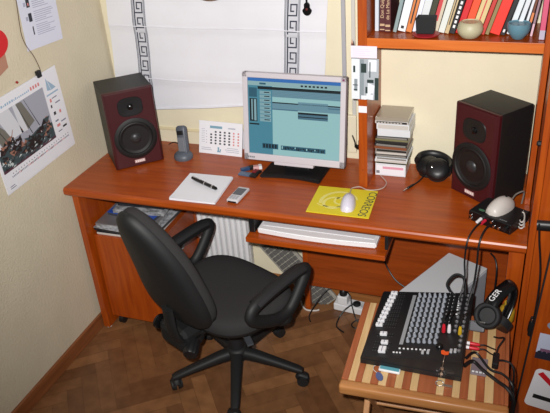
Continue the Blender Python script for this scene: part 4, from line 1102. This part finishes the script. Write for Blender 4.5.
# ------------------------------------------------------------------ mixer
MXL = (1.484, -0.700, 0.4505); MXA = math.radians(0.3)
MXM = T(*MXL) @ RZ(MXA)
def make_mixer():
    t = thing('mixing_desk', 'black audio mixing desk with white faders and grey knobs on the striped stool', 'mixer', MXL, MXA)
    W, D = 0.314, 0.350
    body = mat('mixer_black', (24, 25, 27), 0.45)
    Z0, Z1 = 0.032, 0.082                     # wedge: low at the faders, high at the sockets
    def top(x): return Z0+(Z1-Z0)*(x+W/2)/W
    prof = [(-W/2, 0.004), (W/2, 0.004), (W/2, Z1-0.004), (W/2-0.006, Z1-0.0008), (-W/2+0.006, top(-W/2+0.006)), (-W/2, Z0-0.006)]
    TA = -math.atan2(Z1-Z0, W)
    b = MB(); b.loft([[(x, y, z) for x, z in prof] for y in (-D/2, D/2)]); b.build('case', body, t)
    MB().box(-W/2+0.002, W/2-0.002, -D/2-0.002, -D/2+0.004, 0.006, Z0-0.008, 0.001).build('end_cheek', black_pl, t)
    # fader slots and caps
    capm = mat('fader_white', (226, 226, 230), 0.4); slot = mat('slot_black', (8, 8, 9), 0.6)
    c0 = MB(); c0.box(-0.0115, 0.0115, -0.0068, 0.0068, 0, 0.010, 0.0015); c0.box(-0.0012, 0.0012, -0.0069, 0.0069, 0.0098, 0.0104, 0, None, 1)
    c0 = c0.build('fader_cap', [capm, ink], t)
    s0 = MB(); s0.box(0, 0.060, -0.0014, 0.0014, -0.001, 0.0006, 0)
    for k in range(7): s0.box(0.004+k*0.008, 0.0045+k*0.008, 0.004, 0.0085, -0.001, 0.0004, 0, None, 1); s0.box(0.004+k*0.008, 0.0045+k*0.008, -0.0085, -0.004, -0.001, 0.0004, 0, None, 1)
    s0 = s0.build('fader_slot', [slot, grey_pl], t)
    ys = [0.158-k*0.0222 for k in range(10)]+[-0.066, -0.108, -0.137, -0.150]
    xs = [-0.112-k*0.0020 for k in range(9)]+[0, -0.104, -0.092, -0.092, -0.092]
    for i, y in enumerate(ys):
        if i == 9: continue
        x = xs[i]; zz = top(x)
        o = c0 if i == 0 else inst(c0, t, (0, 0, 0)); o.location = (x, y, zz+0.0006); o.rotation_euler = (0, TA, 0)
        if i != 13:
            o = s0 if i == 0 else inst(s0, t, (0, 0, 0)); o.location = (-0.128, y, top(-0.128)+0.0004); o.rotation_euler = (0, TA, 0)
    # pale button band
    MB().box(-0.046, -0.034, -0.108, 0.155, 0, 0.0012, 0.0003, T(0, 0, top(-0.04)-0.0002) @ T(-0.04, 0, 0) @ RY(TA) @ T(0.04, 0, 0)).build('channel_band', mat('band_silver', (150, 152, 156), 0.4), t)
    # rotary knobs
    def knob(nm, m, mline, r):
        b = MB(); b.lathe([(r, 0), (r, 0.004), (r*0.78, 0.006), (r*0.72, 0.013), (r*0.6, 0.0145), (0, 0.0145)], 14); b.box(-0.0008, 0.0008, 0, r*0.7, 0.0144, 0.0150, 0, None, 1)
        return b.build(nm, [m, mline], t, smooth=True)
    kg = knob('grey_knob', mat('knob_grey', (140, 145, 154), 0.5), white_pl, 0.0062)
    first = True
    for i in range(10):
        for j in range(6):
            x = -0.021+j*0.0172; y = 0.148-i*0.0268
            o = kg if first else inst(kg, t, (0, 0, 0)); first = False
            o.location = (x, y, top(x)+0.0004); o.rotation_euler = (0, TA, random.uniform(-0.6, 0.6))
    kb = knob('black_knob', black_pl, white_pl, 0.0055); first = True
    for i in range(9):
        for j in range(2):
            x = 0.083+j*0.014; y = 0.152-i*0.0195
            o = kb if first else inst(kb, t, (0, 0, 0)); first = False
            o.location = (x, y, top(x)+0.0004); o.rotation_euler = (0, TA, 0)
    # jack sockets on the raised strip
    j0 = MB(); j0.lathe([(0.0056, 0), (0.0056, 0.004), (0.0034, 0.0042), (0.0032, 0.001), (0, 0.001)], 14); j0 = j0.build('jack_socket', [mat('jack_ring', (150, 150, 154), 0.3, metal=0.6)], t, smooth=True)
    first = True
    for i in range(13):
        for j in range(2):
            if j == 0 and i > 8: continue
            x = 0.118+j*0.022; y = 0.158-i*0.0236
            o = j0 if first else inst(j0, t, (0, 0, 0)); first = False
            o.location = (x, y, top(x)+0.0004); o.rotation_euler = (0, TA, 0)
    w0 = MB().box(-0.003, 0.003, -0.002, 0.002, 0, 0.004, 0.0008).build('push_button', white_pl, t)
    spots = [(0.113, 0.150-k*0.012) for k in range(9)]+[(-0.04+k*0.013, -0.130) for k in range(8)]+[(-0.055+k*0.010, -0.150) for k in range(3)]
    for k, (x, y) in enumerate(spots):
        o = w0 if k == 0 else inst(w0, t, (0, 0, 0)); o.location = (x, y, top(x)+0.0004); o.rotation_euler = (0, TA, 0)
    bb0 = MB().box(-0.004, 0.004, -0.008, 0.008, 0, 0.006, 0.001).build('silver_rocker', mat('rocker_grey', (176, 178, 182), 0.4), t)
    for k, (x, y) in enumerate(((0.034, -0.142), (0.050, -0.140), (0.118, -0.130), (0.130, -0.128))):
        o = bb0 if k == 0 else inst(bb0, t, (0, 0, 0)); o.location = (x, y, top(x)+0.0004); o.rotation_euler = (0, TA, 0)
    b = MB(); b.lathe([(0.011, 0), (0.011, 0.008), (0.008, 0.011), (0, 0.011)], 18, T(0.080, -0.112, top(0.08)+0.001)); b.build('master_knob', black_gl, t, smooth=True)
    return t
make_mixer()
def mw_(x, y, z): return MXM @ Vector((x, y, z))
# phono plugs standing in the mixer
for i, (x, y, c, lab) in enumerate(((0.083, -0.040, (200, 24, 44), 'red phono plug standing in the mixing desk, leftmost of three'),
                                   (0.100, -0.040, (226, 222, 226), 'white phono plug standing in the mixing desk, middle of three'),
                                   (0.134, -0.048, (196, 160, 30), 'yellow phono plug standing in the mixing desk, rightmost of three'))):
    zb = 0.032+0.050*(x+0.157)/0.314+0.003
    p = mw_(x, y, zb)
    t = thing('phono_plug', lab, 'plug', p, 0, 'upright phono plugs in the mixer')
    MB().lathe([(0.0058, 0), (0.0062, 0.008), (0.0050, 0.026), (0.003, 0.032), (0, 0.033)], 14).build('sleeve', mat('phono_%d' % i, c, 0.4), t, smooth=True)
    MB().tube([(0, 0, 0.032), (0.0, 0.008, 0.048), (0.01, 0.04, 0.052), (0.02, 0.07, 0.035)], 0.0018, 6, 5).build('lead', cable_m, t, smooth=True)

# cables
def cable(name, label, pts, r=0.0032, m=None, cat='cable', group=None):
    P = [Vector(p) for p in pts]; b = sum(P, Vector())/len(P); b.z = min(p.z for p in P)
    o = MB().tube(P, r, 8, 7).build(name, m or cable_m, None, tuple(b), smooth=True)
    return tag(o, label, cat, group)
cable('audio_cable', 'black cable from the audio box down to the mixer, left one of two', [(1.642, -0.432, 0.762), (1.628, -0.455, 0.765), (1.610, -0.500, 0.754), (1.602, -0.524, 0.728), (1.600, -0.528, 0.66), (1.606, -0.545, 0.60), (1.598, -0.575, 0.545), tuple(mw_(0.118, 0.120, 0.075))])
cable('audio_cable', 'black cable from the audio box down to the mixer, right one of two', [(1.664, -0.446, 0.76), (1.655, -0.47, 0.762), (1.645, -0.508, 0.753), (1.640, -0.526, 0.722), (1.640, -0.530, 0.65), (1.636, -0.545, 0.58), (1.626, -0.58, 0.535), tuple(mw_(0.142, 0.100, 0.075))], 0.0036)
cable('audio_cable', 'black cable arching from the mixer past the grey tower corner', [tuple(mw_(0.090, 0.165, 0.068)), (1.548, -0.52, 0.55), (1.570, -0.50, 0.580), (1.600, -0.505, 0.575), (1.612, -0.535, 0.53), tuple(mw_(0.130, 0.150, 0.072))], 0.0048)
cable('power_cable', 'black cable running from under the keyboard shelf to the floor behind the mixer', [(1.235, -0.13, 0.40), (1.245, -0.14, 0.36), (1.27, -0.15, 0.31), (1.31, -0.17, 0.27), (1.37, -0.18, 0.24)], 0.0035)
cable('tower_cable', 'black cable dropping behind the right side of the grey tower', [(1.67, -0.14, 0.45), (1.69, -0.165, 0.44), (1.70, -0.19, 0.40), (1.70, -0.20, 0.30), (1.70, -0.20, 0.15)], 0.0035)
# red phono leads at the right of the mixer
def red_leads():
    for i, (y, lab) in enumerate(((-0.052, 'red phono plug lead leaving the mixer sideways, rear one'), (-0.072, 'red phono plug lead leaving the mixer sideways, front one'))):
        p0 = mw_(0.158, y, 0.055)
        t = thing('phono_lead', lab, 'cable', p0, MXA, 'red phono leads at the right of the mixer')
        MB().lathe([(0.0045, 0), (0.0045, 0.010), (0.006, 0.011), (0.0055, 0.034), (0.003, 0.040)], 14, RY(PI/2)).build('sleeve', mat('phono_0', (200, 24, 44), 0.4), t, smooth=True)
        MB().cyl((0.0005, 0, 0), (0.009, 0, 0), 0.0056, n=12).build('metal_tip', white_pl, t, smooth=True)
        MB().tube([(0.038, 0, 0), (0.055, 0.002, 0.001), (0.072, 0.010-0.006*i, -0.012), (0.088, 0.016-0.008*i, -0.022)], 0.002, 6, 5).build('lead', cable_m, t, smooth=True)
red_leads()
o = MB().box(1.724, 1.744, -0.790, -0.735, 0.4505, 0.475, 0.004).build('cable_joiner', black_pl, None, (1.734, -0.76, 0.4505)); tag(o, 'small black cable joiner on the stool right of the red plugs', 'connector')
cable('thick_cable', 'thick black cable leaving the mixer front corner and drooping over the stool edge', [tuple(mw_(0.160, -0.135, 0.034)), (1.668, -0.80, 0.478), (1.70, -0.822, 0.470), (1.745, -0.85, 0.462), (1.776, -0.872, 0.46), (1.797, -0.885, 0.43), (1.80, -0.89, 0.34)], 0.0058)
cable('thin_cable', 'black cable curving over the stool behind the thick one', [tuple(mw_(0.162, -0.105, 0.040)), (1.672, -0.755, 0.475), (1.72, -0.80, 0.458), (1.76, -0.815, 0.460), (1.790, -0.845, 0.45), (1.797, -0.855, 0.38), (1.797, -0.86, 0.30)], 0.0042)
cable('thin_cable', 'black cable from the joiner running off the right side of the stool', [(1.742, -0.762, 0.4655), (1.76, -0.755, 0.462), (1.782, -0.758, 0.455), (1.793, -0.770, 0.42), (1.793, -0.775, 0.32)], 0.0034)
cable('thin_cable', 'black cable from the joiner up to the headphones on the stool', [(1.734, -0.737, 0.468), (1.738, -0.71, 0.475), (1.752, -0.675, 0.485), (1.735, -0.66, 0.470), (1.72, -0.65, 0.463)], 0.0028)
def make_patch_box():
    t = thing('patch_box', 'small translucent grey box with white buttons touching the mixer front corner', 'box', (1.688, -0.802, 0.4505), MXA)
    MB().box(-0.024, 0.024, -0.030, 0.045, 0.0005, 0.008, 0.002).build('shell', mat('patch_grey', (130, 118, 124), 0.25), t)
    b0 = MB().box(-0.004, 0.004, -0.003, 0.003, 0.008, 0.0105, 0.0008).build('button', white_pl, t)
    for k in range(4):
        o = b0 if k == 0 else inst(b0, t, (0, 0, 0)); o.location = (-0.016+k*0.011, -0.022, 0)
make_patch_box()

# headphones on the stool
def make_studio_headphones():
    L0 = (1.70, -0.63, 0.4505)
    t = thing('studio_headphones', 'big black headphones with white lettering on the band, propped on the stool corner', 'headphones', L0)
    ax = Vector((-0.25, -0.80, 0.62)).normalized()
    M = T(1.694, -0.620, 0.522) @ ax.to_track_quat('Z', 'Y').to_matrix().to_4x4()
    r, d = 0.044, 0.034
    cupo = MB().lathe([(0, -d*0.5), (r*0.8, -d*0.5), (r, -d*0.2), (r, d*0.1), (r*0.9, d*0.35), (r*0.62, d*0.42), (r*0.58, d*0.2), (0, d*0.2)], 36, M).build('ear_cup', black_pl, t, L0, smooth=True)
    MB().tube([M @ Vector((r*0.80*math.cos(a), r*0.80*math.sin(a), d*0.36)) for a in [2*PI*k/28 for k in range(28)]], r*0.2, 10, 1, closed=True).build('ear_pad', black_mat, cupo, L0, smooth=True)
    # second cup behind, lying deeper
    M2 = T(1.738, -0.600, 0.487) @ Vector((0.35, 0.6, 0.35)).to_track_quat('Z', 'Y').to_matrix().to_4x4()
    MB().lathe([(0, -d*0.5), (r*0.8, -d*0.5), (r*0.8, d*0.3), (r*0.5, d*0.5), (0, d*0.5)], 30, M2).build('ear_cup', black_pl, t, L0, smooth=True)
    # broad band rising to the back right, then folding down
    P = [Vector(p) for p in ((1.698, -0.612, 0.560), (1.706, -0.597, 0.573), (1.720, -0.576, 0.586), (1.738, -0.555, 0.596), (1.756, -0.535, 0.600), (1.765, -0.532, 0.574), (1.760, -0.542, 0.530), (1.746, -0.57, 0.488))]
    MB().tube(P, 0.0240, 14, 6, flat=(1.0, 0.42)).build('headband', black_gl, t, L0, smooth=True)
    nrm = Vector((-0.30, -0.50, 0.80)).normalized(); dirx = (P[3]-P[0]).normalized()
    Mt = fr(P[1].lerp(P[2], 0.45)+nrm*0.0125, dirx, nrm.cross(dirx))
    text_part('GER', 0.027, white_pl, t, T(*(-Vector(L0))) @ Mt, depth=0.0006)
    # hinge yoke and chrome accent
    MB().box(-0.026, 0.022, -0.016, 0.018, d*0.3, d*0.62, 0.004, M @ RZ(0.2) @ T(-0.026, -0.040, -0.004)).build('yoke', mat('yoke_grey', (104, 104, 108), 0.35), t, L0)
    MB().box(-0.018, 0.018, -0.003, 0.003, d*0.62, d*0.68, 0.001, M @ RZ(0.2) @ T(-0.020, -0.024, -0.004)).build('chrome_strip', chrome, t, L0)
make_studio_headphones()
def make_yellow():
    b = MB(); random.seed(5)
    b.lathe([(0.0, 0), (0.022, 0), (0.025, 0.006), (0.025, 0.045), (0.019, 0.056), (0.010, 0.060), (0.010, 0.066), (0, 0.066)], 24)
    t = thing('yellow_bottle', 'small yellow plastic bottle behind the lettered headphones on the stool', 'bottle', (1.752, -0.535, 0.4505))
    b.build('bottle_body', mat('yellow_plastic', (176, 138, 34), 0.45), t, smooth=True)
    MB().cyl((0, 0, 0.062), (0, 0, 0.074), 0.012, n=18).build('cap', mat('yellow_cap', (196, 160, 50), 0.4), t, smooth=True)
make_yellow()
# things lying at the front of the stool
def make_keys():
    t = thing('usb_stick', 'white and teal memory stick lying on the stool in front of the mixer', 'memory stick', (1.424, -0.884, 0.4508), math.radians(0))
    MB().box(-0.034, 0.034, -0.011, 0.011, 0.0002, 0.010, 0.004, None, 0, 3).build('shell', white_pl, t, smooth=True)
    MB().box(-0.030, 0.030, -0.007, 0.009, 0.0095, 0.0108, 0.0006).build('teal_inlay', mat('teal_inlay', (96, 164, 178), 0.4), t)
    t2 = thing('key_tag', 'blue-grey plastic tag on a cord beside the memory stick on the stool', 'tag', (1.399, -0.918, 0.4508), math.radians(28))
    pts = [(0.011*math.cos(2*PI*k/20), 0.019*math.sin(2*PI*k/20)) for k in range(20)]
    MB().prism(pts, 0.004, T(0, 0, 0.0003), 0, 0.001).build('tag_plate', mat('tag_blue', (84, 96, 140), 0.4), t2)
    MB().tube([(-0.004, 0.017, 0.004), (-0.010, 0.030, 0.004), (-0.006, 0.045, 0.004), (0.006, 0.048, 0.004), (0.012, 0.040, 0.004)], 0.0012, 6, 5).build('cord', white_cable, t2, smooth=True)
    # metal key chain over the mixer edge with an orange tag
    p = mw_(0.100, -0.140, 0.0740)
    t3 = thing('keychain', 'metal key chain with an orange tag hanging over the front edge of the mixer', 'key chain', p, MXA)
    b = MB(); b.prism([(-0.010, -0.006), (0.002, -0.010), (0.012, -0.004), (0.012, 0.008), (0.002, 0.004), (-0.004, 0.010), (-0.012, 0.006)], 0.004, T(0, 0, 0.0006), 0, 0.0006); b.build('orange_tag', mat('tag_orange', (226, 86, 34), 0.45), t3)
    ch = mat('chain_steel', (168, 150, 136), 0.3, metal=0.8)
    Lp = [(0.002, -0.006, 0.003), (0.002, -0.022, 0.004), (0.001, -0.036, 0.002), (0.0, -0.041, -0.012), (-0.001, -0.042, -0.034), (-0.003, -0.044, -0.058)]
    MB().tube(Lp, 0.0014, 6, 5).build('chain', ch, t3, smooth=True)
    l0 = MB().box(-0.005, 0.005, -0.0015, 0.0015, -0.005, 0.005, 0.001).build('charm', ch, t3)
    for k, q in enumerate(((-0.001, -0.0440, -0.022), (-0.002, -0.0445, -0.044))):
        o = l0 if k == 0 else inst(l0, t3, (0, 0, 0)); o.location = q
    MB().tube([(0.012*math.cos(2*PI*k/16)-0.004, -0.058+0.012*math.sin(2*PI*k/16), -0.0705) for k in range(16)], 0.0015, 6, 1, closed=True).build('split_ring', chrome, t3, smooth=True)
    MB().box(0.006, 0.034, -0.066, -0.058, -0.0725, -0.0695, 0.0008).build('key', ch, t3)
make_keys()

# ------------------------------------------------------------------ power strip on the floor
def make_strip():
    L0 = (1.10, -0.075, 0)
    t = thing('power_strip', 'white power strip on the floor against the wall under the desk', 'power strip', L0, math.radians(-5))
    MB().box(-0.09, 0.095, -0.030, 0.030, 0.001, 0.038, 0.005).build('housing', white_pl, t)
    s0 = MB().lathe([(0.020, 0.038), (0.020, 0.0395), (0.017, 0.0395), (0.016, 0.0384), (0, 0.0384)], 20).build('socket', mat('socket_white', (200, 200, 202), 0.5), t)
    for k in range(3):
        o = s0 if k == 0 else inst(s0, t, (0, 0, 0)); o.location = (-0.048+k*0.05, 0, 0)
    t2 = thing('power_adapter', 'white plug adapter standing in the left end of the power strip', 'adapter', (1.052, -0.080, 0.0392), math.radians(-5))
    MB().box(-0.024, 0.024, -0.022, 0.022, 0, 0.045, 0.005).build('block', white_pl, t2)
    t3 = thing('mains_plug', 'black plug on top of the white adapter on the power strip', 'plug', (1.052, -0.080, 0.085), 0, 'black plugs on the power strip')
    MB().lathe([(0.018, 0), (0.019, 0.012), (0.012, 0.028), (0.006, 0.034), (0, 0.034)], 18).build('plug_body', black_pl, t3, smooth=True)
    MB().tube([(0, 0, 0.033), (-0.02, -0.01, 0.05), (-0.07, -0.04, 0.035), (-0.11, -0.085, -0.02), (-0.135, -0.10, -0.075), (-0.12, -0.13, -0.0815)], 0.003, 7, 6).build('lead', cable_m, t3, smooth=True)
    t4 = thing('mains_plug', 'black plug lying across the middle of the power strip', 'plug', (1.115, -0.082, 0.0402), 0, 'black plugs on the power strip')
    MB().lathe([(0.018, 0), (0.018, 0.008), (0.010, 0.014), (0, 0.016)], 18).build('plug_body', black_pl, t4, smooth=True)
    MB().tube([(-0.01, -0.004, 0.010), (-0.045, -0.045, -0.005), (-0.065, -0.075, -0.034), (-0.060, -0.13, -0.0362), (-0.02, -0.16, -0.0362)], 0.0035, 7, 6).build('lead', cable_m, t4, smooth=True)
    cable('floor_cable', 'black cable looping on the floor in front of the power strip', [(1.065, -0.085, 0.115), (1.09, -0.105, 0.10), (1.105, -0.128, 0.06), (1.13, -0.15, 0.006), (1.16, -0.16, 0.004), (1.165, -0.19, 0.004), (1.13, -0.20, 0.004), (1.115, -0.175, 0.004), (1.14, -0.15, 0.011), (1.19, -0.14, 0.004), (1.25, -0.13, 0.004)], 0.003)
    cable('floor_cable', 'white cable end curled on the floor by the desk support leg', [(0.845, -0.080, 0.0045), (0.86, -0.11, 0.0045), (0.89, -0.135, 0.0045), (0.93, -0.13, 0.0045), (0.945, -0.12, 0.0045)], 0.004, white_cable)
make_strip()

# ------------------------------------------------------------------ office chair
def make_chair():
    C0 = (0.745, -0.594, 0.0); A = math.radians(-23)
    t = thing('office_chair', 'charcoal swivel office chair with loop armrests in front of the desk', 'chair', C0, A)
    # five star base; world angles 0,72.. -> local +25 deg
    for k in range(5):
        a = math.radians(72*k+2)-A
        d = Vector((math.cos(a), math.sin(a), 0)); s = Vector((-d.y, d.x, 0))
        rings = []
        for q, zc, w, h in ((0.02, 0.118, 0.026, 0.024), (0.08, 0.112, 0.024, 0.022), (0.18, 0.094, 0.020, 0.016), (0.255, 0.078, 0.018, 0.013), (0.275, 0.073, 0.014, 0.010)):
            c = d*q + Vector((0, 0, zc))
            rings.append([c + s*w*math.copysign(abs(math.cos(b))**0.7, math.cos(b)) + Vector((0, 0, h*math.copysign(abs(math.sin(b))**0.7, math.sin(b)))) for b in [2*PI*j/14 for j in range(14)]])
        lg = MB().loft(rings).build('base_leg', chair_pl, t, smooth=True)
        # twin-wheel castor at the end
        cc = d*0.262; sw = math.radians(35+40*k); f = Vector((math.cos(sw), math.sin(sw), 0)); n = Vector((-f.y, f.x, 0))
        b = MB()
        for sd in (-1, 1):
            b.cyl(cc+n*(sd*0.005)+f*0.012+Vector((0, 0, 0.026)), cc+n*(sd*0.022)+f*0.012+Vector((0, 0, 0.026)), 0.0255, 0.022, 20)
        b.tube([cc+f*0.030+Vector((0, 0, 0.044)), cc+Vector((0, 0, 0.055)), cc-f*0.012+Vector((0, 0, 0.040))], 0.016, 10, 4, flat=(1.0, 0.5))
        b.cyl(cc+Vector((0, 0, 0.04)), cc+Vector((0, 0, 0.072)), 0.006, n=10)
        b.build('castor', chair_pl, lg, smooth=True)
    MB().lathe([(0.0, 0.094), (0.040, 0.094), (0.044, 0.104), (0.044, 0.134), (0.038, 0.144), (0.030, 0.148), (0, 0.148)], 28).build('hub', chair_pl, t, smooth=True)
    MB().lathe([(0.029, 0.148), (0.027, 0.25), (0.022, 0.25), (0.022, 0.345), (0, 0.345)], 24).build('gas_column', black_mat, t, smooth=True)
    m = MB(); m.box(-0.075, 0.075, -0.12, 0.10, 0.335, 0.375, 0.012); m.box(-0.03, 0.03, -0.23, -0.10, 0.335, 0.36, 0.008); m.box(-0.12, 0.03, -0.270, -0.16, 0.295, 0.395, 0.025); m.build('seat_mechanism', chair_pl, t)
    # seat: rounded square with soft edges
    def outline(sx, sy, n=48, e=3.0, front=0.0):
        pts = []
        for k in range(n):
            a = 2*PI*k/n; c, s = math.cos(a), math.sin(a)
            x = sx*math.copysign(abs(c)**(2/e), c); y = sy*math.copysign(abs(s)**(2/e), s)
            x *= (1.0+0.05*(y/sy))
            pts.append((x, y))
        return pts
    SY = -0.010
    sh = MB(); rings = []
    for z, sc in ((0.366, 0.55), (0.370, 0.80), (0.384, 0.96), (0.398, 0.985), (0.400, 0.96)):
        rings.append([(x*sc, y*sc+SY, z) for x, y in outline(0.232, 0.192)])
    sh.loft(rings); sh.build('seat_shell', chair_pl, t, smooth=True)
    cu = MB(); rings = []
    for z, sc in ((0.398, 0.955), (0.404, 0.99), (0.424, 1.0), (0.440, 0.975), (0.449, 0.92), (0.4535, 0.82), (0.4545, 0.6), (0.453, 0.3), (0.452, 0.02)):
        rings.append([(x*sc, y*sc+SY, z - (0.018*max(0, (y*sc)/0.20-0.55)**1.0 if z > 0.41 else 0)) for x, y in outline(0.235, 0.194)])
    cu.loft(rings); cu.build('seat_cushion', fabric_ch, t, smooth=True)
    # backrest: plane tilted back, outline tapered to the top
    MBk = T(0, -0.232, 0.455) @ RX(math.radians(-9))    # local x width, z up, -y rear
    MBk = T(-0.014, -0.218, 0.436) @ RX(math.radians(12))
    n = 56
    def bk(u):
        a = 2*PI*u; c, s = math.cos(a), math.sin(a); e = 4.6 if s < 0 else 2.3
        x = math.copysign(abs(c)**(2/e), c); z = math.copysign(abs(s)**(2/e), s)
        w = 0.178*(1-0.46*((z+1)/2)**1.4)
        return w*x, 0.262+0.262*z
    def ringb(sc, y, bow=0.0):
        R_ = []
        for k in range(n):
            x, z = bk(k/n); x *= sc; z = 0.262+(z-0.262)*sc
            yy = y + 0.022*(x/0.2)**2 + 0.030*((z-0.16)/0.24)**2*(-1 if z > 0.16 else 0.3)*0.5
            R_.append(MBk @ Vector((x, yy, z)))
        return R_
    b = MB(); b.loft([ringb(0.96, -0.004), ringb(1.0, 0.004), ringb(1.0, 0.022), ringb(0.965, 0.034), ringb(0.88, 0.042), ringb(0.5, 0.046), ringb(0.02, 0.047)]); b.build('back_cushion', fabric_ch, t, smooth=True)
    b = MB(); b.loft([ringb(0.97, 0.002), ringb(1.012, -0.002), ringb(1.015, -0.014), ringb(0.97, -0.030), ringb(0.85, -0.042), ringb(0.5, -0.050), ringb(0.02, -0.052)]); sb = b.build('back_shell', chair_pl, t, smooth=True)
    # bracket from seat to backrest, with adjuster wheel
    P = [(0, -0.10, 0.350), (0, -0.20, 0.345), (0, -0.262, 0.365), (0, -0.285, 0.42), (0, -0.290, 0.52)]
    MB().tube(P, 0.030, 12, 6, flat=(1.0, 0.42)).build('back_bracket', chair_pl, t, smooth=True)
    b = MB(); M = T(-0.120, -0.250, 0.372) @ RY(-PI/2)
    b.lathe([(0.024, 0), (0.030, 0.004), (0.030, 0.012), (0, 0.014)], 24, M); b.build('pivot_cap', black_gl, t, smooth=True)
    # ribbed hand wheel
    Mw = fr((0.045, -0.215, 0.322), (0, 0, 1), (0, 1, 0))
    hw = MB(); rings = []
    for z, r in ((0, 0.018), (0.004, 0.024), (0.060, 0.027), (0.068, 0.023), (0.070, 0.01)):
        rings.append([((r*(1+0.07*(j % 2)))*math.cos(2*PI*j/28), (r*(1+0.07*(j % 2)))*math.sin(2*PI*j/28), z) for j in range(28)])
    ax = Vector((0.55, -0.80, -0.22)).normalized()
    hw.loft(rings, M=T(0.020, -0.215, 0.335) @ ax.to_track_quat('Z', 'Y').to_matrix().to_4x4()); hw.build('tilt_handwheel', black_pl, t, smooth=True)
    # paddle lever at the right
    lv = MB(); lv.tube([(0.07, -0.02, 0.350), (0.13, -0.06, 0.345), (0.165, -0.075, 0.335)], 0.006, 8, 4)
    lv.build('lever_rod', black_pl, t, smooth=True)
    MB().box(0.0, 0.05, -0.013, 0.013, -0.004, 0.004, 0.003, T(0.155, -0.075, 0.334) @ RZ(math.radians(-25)) @ RY(math.radians(12))).build('lever_paddle', mat('lever_grey', (58, 60, 64), 0.4), t)
    # armrests
    for sx in (-1, 1):
        x = 0.262*sx
        pts = [(x, -0.135, 0.522), (x, -0.112, 0.543), (x, -0.03, 0.555), (x, 0.08, 0.563), (x, 0.140, 0.561), (x, 0.152, 0.540), (x, 0.122, 0.495), (x, 0.075, 0.442), (x, 0.038, 0.422), (x, -0.02, 0.428), (x, -0.092, 0.466), (x, -0.131, 0.500)]
        a = MB(); a.tube(pts, 0.0215, 12, 5, closed=True, flat=(1.15, 0.9)); ar = a.build('armrest', chair_pl, t, smooth=True)
        MB().tube([(x, -0.112, 0.551), (x, -0.03, 0.564), (x, 0.08, 0.572), (x, 0.132, 0.570)], 0.027, 12, 6, flat=(1.0, 0.55)).build('arm_pad', black_mat, ar, smooth=True)
        MB().tube([(x, 0.045, 0.418), (x, 0.035, 0.385), (x*0.80, 0.02, 0.362), (x*0.35, 0.0, 0.358)], 0.024, 12, 6, flat=(0.9, 0.5)).build('arm_stem', chair_pl, ar, smooth=True)
make_chair()

# ------------------------------------------------------------------ camera and light
cam = bpy.data.cameras.new('camera'); co = bpy.data.objects.new('camera', cam); COL.objects.link(co)
co.location = (1.7284, -2.4666, 1.986); co.rotation_euler = (1.0491, 0.0706, 0.348)
cam.sensor_fit = 'HORIZONTAL'; cam.sensor_width = 36; cam.lens = 676.75/550*36; cam.clip_start = 0.05
SC.camera = co

w = bpy.data.worlds.new('world'); SC.world = w; w.use_nodes = True
w.node_tree.nodes['Background'].inputs['Color'].default_value = (1.0, 0.92, 0.82, 1)
w.node_tree.nodes['Background'].inputs['Strength'].default_value = 0.13
# the camera's own flash, slightly left of and above the lens
fl = bpy.data.lights.new('camera_flash', 'SPOT'); fo = bpy.data.objects.new('camera_flash', fl); COL.objects.link(fo)
fo.location = (1.66, -2.44, 2.04)
tgt = Vector((0.82, -0.1, 1.08)); fo.rotation_euler = (tgt-fo.location).to_track_quat('-Z', 'Y').to_euler()
fl.energy = 320; fl.spot_size = math.radians(84); fl.spot_blend = 1.0; fl.shadow_soft_size = 0.02; fl.color = (1.0, 0.98, 0.96)

SC.view_settings.view_transform = 'Standard'; SC.view_settings.look = 'None'
SC.view_settings.gamma = 1.0; SC.view_settings.use_curve_mapping = False
SC.view_settings.exposure = 0.0
